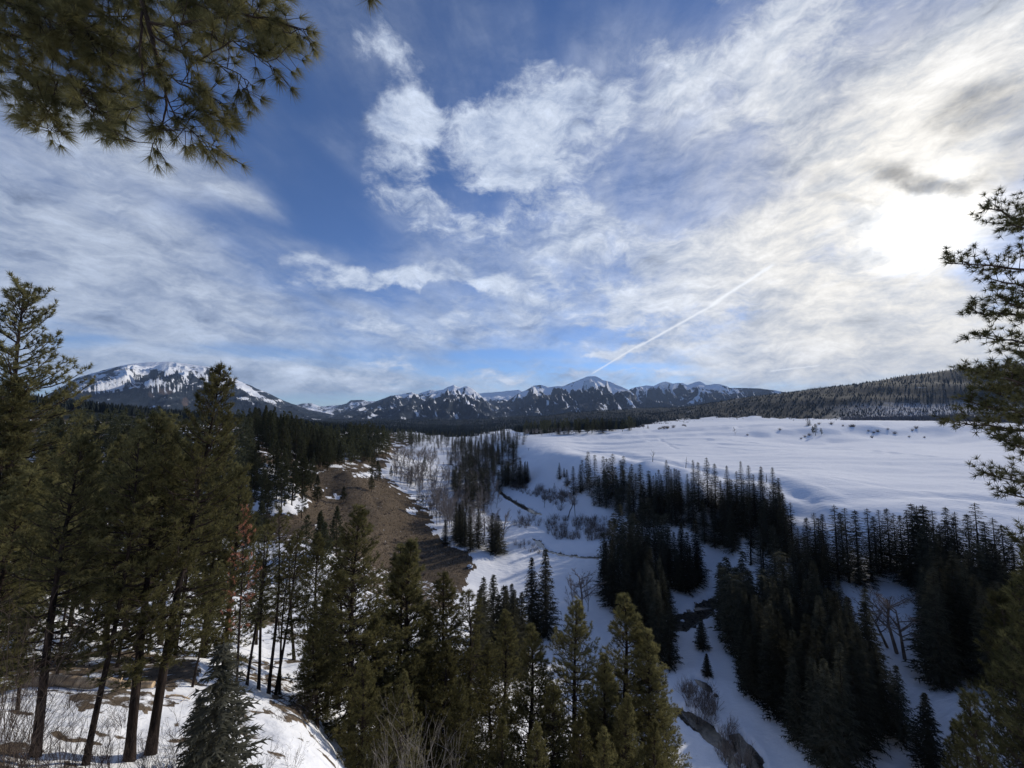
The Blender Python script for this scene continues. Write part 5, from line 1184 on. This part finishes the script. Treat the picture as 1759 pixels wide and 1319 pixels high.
mesh_obj('twigs', w.mesh('twigs'), M_BARK_T, root)
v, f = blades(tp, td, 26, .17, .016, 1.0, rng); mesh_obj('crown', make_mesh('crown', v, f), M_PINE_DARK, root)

def ground_cover(name, n, box, cond, mat, label, hmin, hmax, w, flat, seed):
    rng = np.random.default_rng(seed); x = rng.uniform(box[0], box[1], n); y = rng.uniform(box[2], box[3], n)
    th = np.arctan2(x, y); r = np.hypot(x, y); jj = np.clip(np.searchsorted(th_all, th) - 1, 0, nt-2); kk = np.clip(np.searchsorted(r_all, r) - 1, 0, nr-2)
    z = GZ[kk, jj]; t = (th - th_all[jj])/(th_all[jj+1] - th_all[jj]); s = (r - r_all[kk])/(r_all[kk+1] - r_all[kk])
    z = (GZ[kk, jj]*(1-t) + GZ[kk, jj+1]*t)*(1-s) + (GZ[kk+1, jj]*(1-t) + GZ[kk+1, jj+1]*t)*s
    k = cond(DIRT[kk, jj], rng.random(n)); x, y, z = x[k], y[k], z[k]; m = len(x)
    d = rng.normal(size=(m, 3)); d[:, 2] = np.abs(d[:, 2])*(0.12 if flat else 3.0); d /= np.linalg.norm(d, axis=1)[:, None]
    L = rng.uniform(hmin, hmax, m)[:, None]; p = np.stack([x, y, z + .01], 1); q = np.cross(d, rng.normal(size=(m, 3))); q /= np.linalg.norm(q, axis=1)[:, None]; q *= w
    V = np.stack([p - q, p + q, p + d*L + q*.3], 1).reshape(-1, 3)
    mesh_obj(name, make_mesh(name, V, np.arange(m*3).reshape(-1, 3)), mat, kind='stuff', label=label)
M_STRAW = foliage_mat('dry grass', (0.085, 0.065, 0.043), (0.20, 0.155, 0.105), .2, .15, .1)
ground_cover('dry_grass', 60000, (-150, 0, 95, 330), lambda d, u: d > .5, M_STRAW, 'dry winter grass on the brown slope', .25, .8, .10, False, 51)
ground_cover('forest_litter', 9000, (-26, 4, 9, 34), lambda d, u: (d > .3) | (u > .90), M_BARK, 'needles and small sticks littering the knoll', .08, .5, .012, True, 52)
ground_cover('gully_litter', 9000, (-75, 12, 28, 110), lambda d, u: (d > .3) | (u > .93), M_BARK, 'sticks and stones showing through the gully snow', .2, .9, .05, True, 53)
mass_build('spruce', 'spruce_wood', M_SPRUCE, 'dark spruces crowded behind the front trees of the valley stands')
mass_build('pine', 'pine_wood', M_PINE_MID, 'dark pines crowded over the wooded ridge and far slopes')
# ------------------------------------------------------------------ woods too far off to tell the trees apart
def far_wood(name, n, mat, label, cond, hmin, hmax, wd, seed, sides=4, thmin=-.95, thmax=.95, rmin=600, rmax=9500):
    rng = np.random.default_rng(seed); j = None
    th = rng.uniform(thmin, thmax, n); r = np.exp(rng.uniform(math.log(rmin), math.log(rmax), n))
    x = r*np.sin(th); y = r*np.cos(th)
    jj = np.clip(np.searchsorted(th_all, th) - 1, 0, nt-2); kk = np.clip(np.searchsorted(r_all, r) - 1, 0, nr-2)
    t = (th - th_all[jj])/(th_all[jj+1] - th_all[jj]); s = (r - r_all[kk])/(r_all[kk+1] - r_all[kk])
    lerp = lambda A: (A[kk, jj]*(1-t) + A[kk, jj+1]*t)*(1-s) + (A[kk+1, jj]*(1-t) + A[kk+1, jj+1]*t)*s
    z = lerp(GZ); wd_ = lerp(WOOD); as_ = lerp(ASP); keep = cond(x, y, z, wd_, as_, rng.random(n))
    x, y, z = x[keep], y[keep], z[keep]; m = len(x); h = rng.uniform(hmin, hmax, m); w = h*wd*rng.uniform(.7, 1.3, m)
    a = rng.uniform(0, 6.3, m)[:, None] + np.arange(sides)[None]*2*math.pi/sides
    ring = np.stack([x[:, None] + np.cos(a)*w[:, None], y[:, None] + np.sin(a)*w[:, None], np.repeat((z + h*.06)[:, None], sides, 1)], -1)
    tip = np.stack([x, y, z + h], -1)[:, None]
    V = np.concatenate([ring, tip], 1).reshape(-1, 3); base = np.arange(m)[:, None]*(sides + 1)
    F = np.concatenate([np.stack([base[:, 0] + q, base[:, 0] + (q+1) % sides, base[:, 0] + sides], -1) for q in range(sides)])
    return mesh_obj(name, make_mesh(name, V, F), mat, kind='stuff', label=label)
patchy = lambda x, y, s=220: fbm(x/s, y/s, 3)
far_wood('far_forest', 80000, M_FAR, 'dark conifer forest over the far hills', lambda x, y, z, w, a, u: (w > .45) & (u > a*.93) & ((u < .75 + .25*(patchy(x, y) > -.25)) & ((x < 300) | (patchy(x, y, 90) > -.45) | (u > .93))), 7, 17, .2, 5, rmin=750)
far_wood('far_aspens', 26000, M_FARASP, 'bare aspen woods low on the right hill', lambda x, y, z, w, a, u: (a > .3) & (u < a), 8, 13, .14, 6, 3, .35, .95, 1300, 4500)
far_wood('meadow_scrub', 26000, M_SHRUB, 'low scrub along the far rim of the meadow', lambda x, y, z, w, a, u: (w > .02) & (w < .7) & (u < .5) & (patchy(x, y, 60) > -.1), 1.5, 4.5, .5, 8, 4, .25, .95, 900, 2200)

# ------------------------------------------------------------------ the air
HZ = 23500.0
b = [(-HZ, -HZ, -160), (HZ, -HZ, -160), (HZ, HZ, -160), (-HZ, HZ, -160), (-HZ, -HZ, 1330), (HZ, -HZ, 1330), (HZ, HZ, 1330), (-HZ, HZ, 1330)]
me = bpy.data.meshes.new('haze'); me.from_pydata(b, [], [(0, 3, 2, 1), (4, 5, 6, 7), (0, 1, 5, 4), (1, 2, 6, 5), (2, 3, 7, 6), (3, 0, 4, 7)])
haze_m = bpy.data.materials.new('haze'); haze_m.use_nodes = True; haze_m.node_tree.nodes.clear(); g = G(haze_m.node_tree)
vol = g.new('ShaderNodeVolumePrincipled'); vol.inputs['Color'].default_value = (.52, .70, 1.0, 1); vol.inputs['Density'].default_value = HAZE_D; vol.inputs['Anisotropy'].default_value = 0.0
o = g.new('ShaderNodeOutputMaterial'); g.l.new(vol.outputs[0], o.inputs['Volume'])
mesh_obj('haze', me, haze_m, kind='stuff', label='thin blue winter haze')
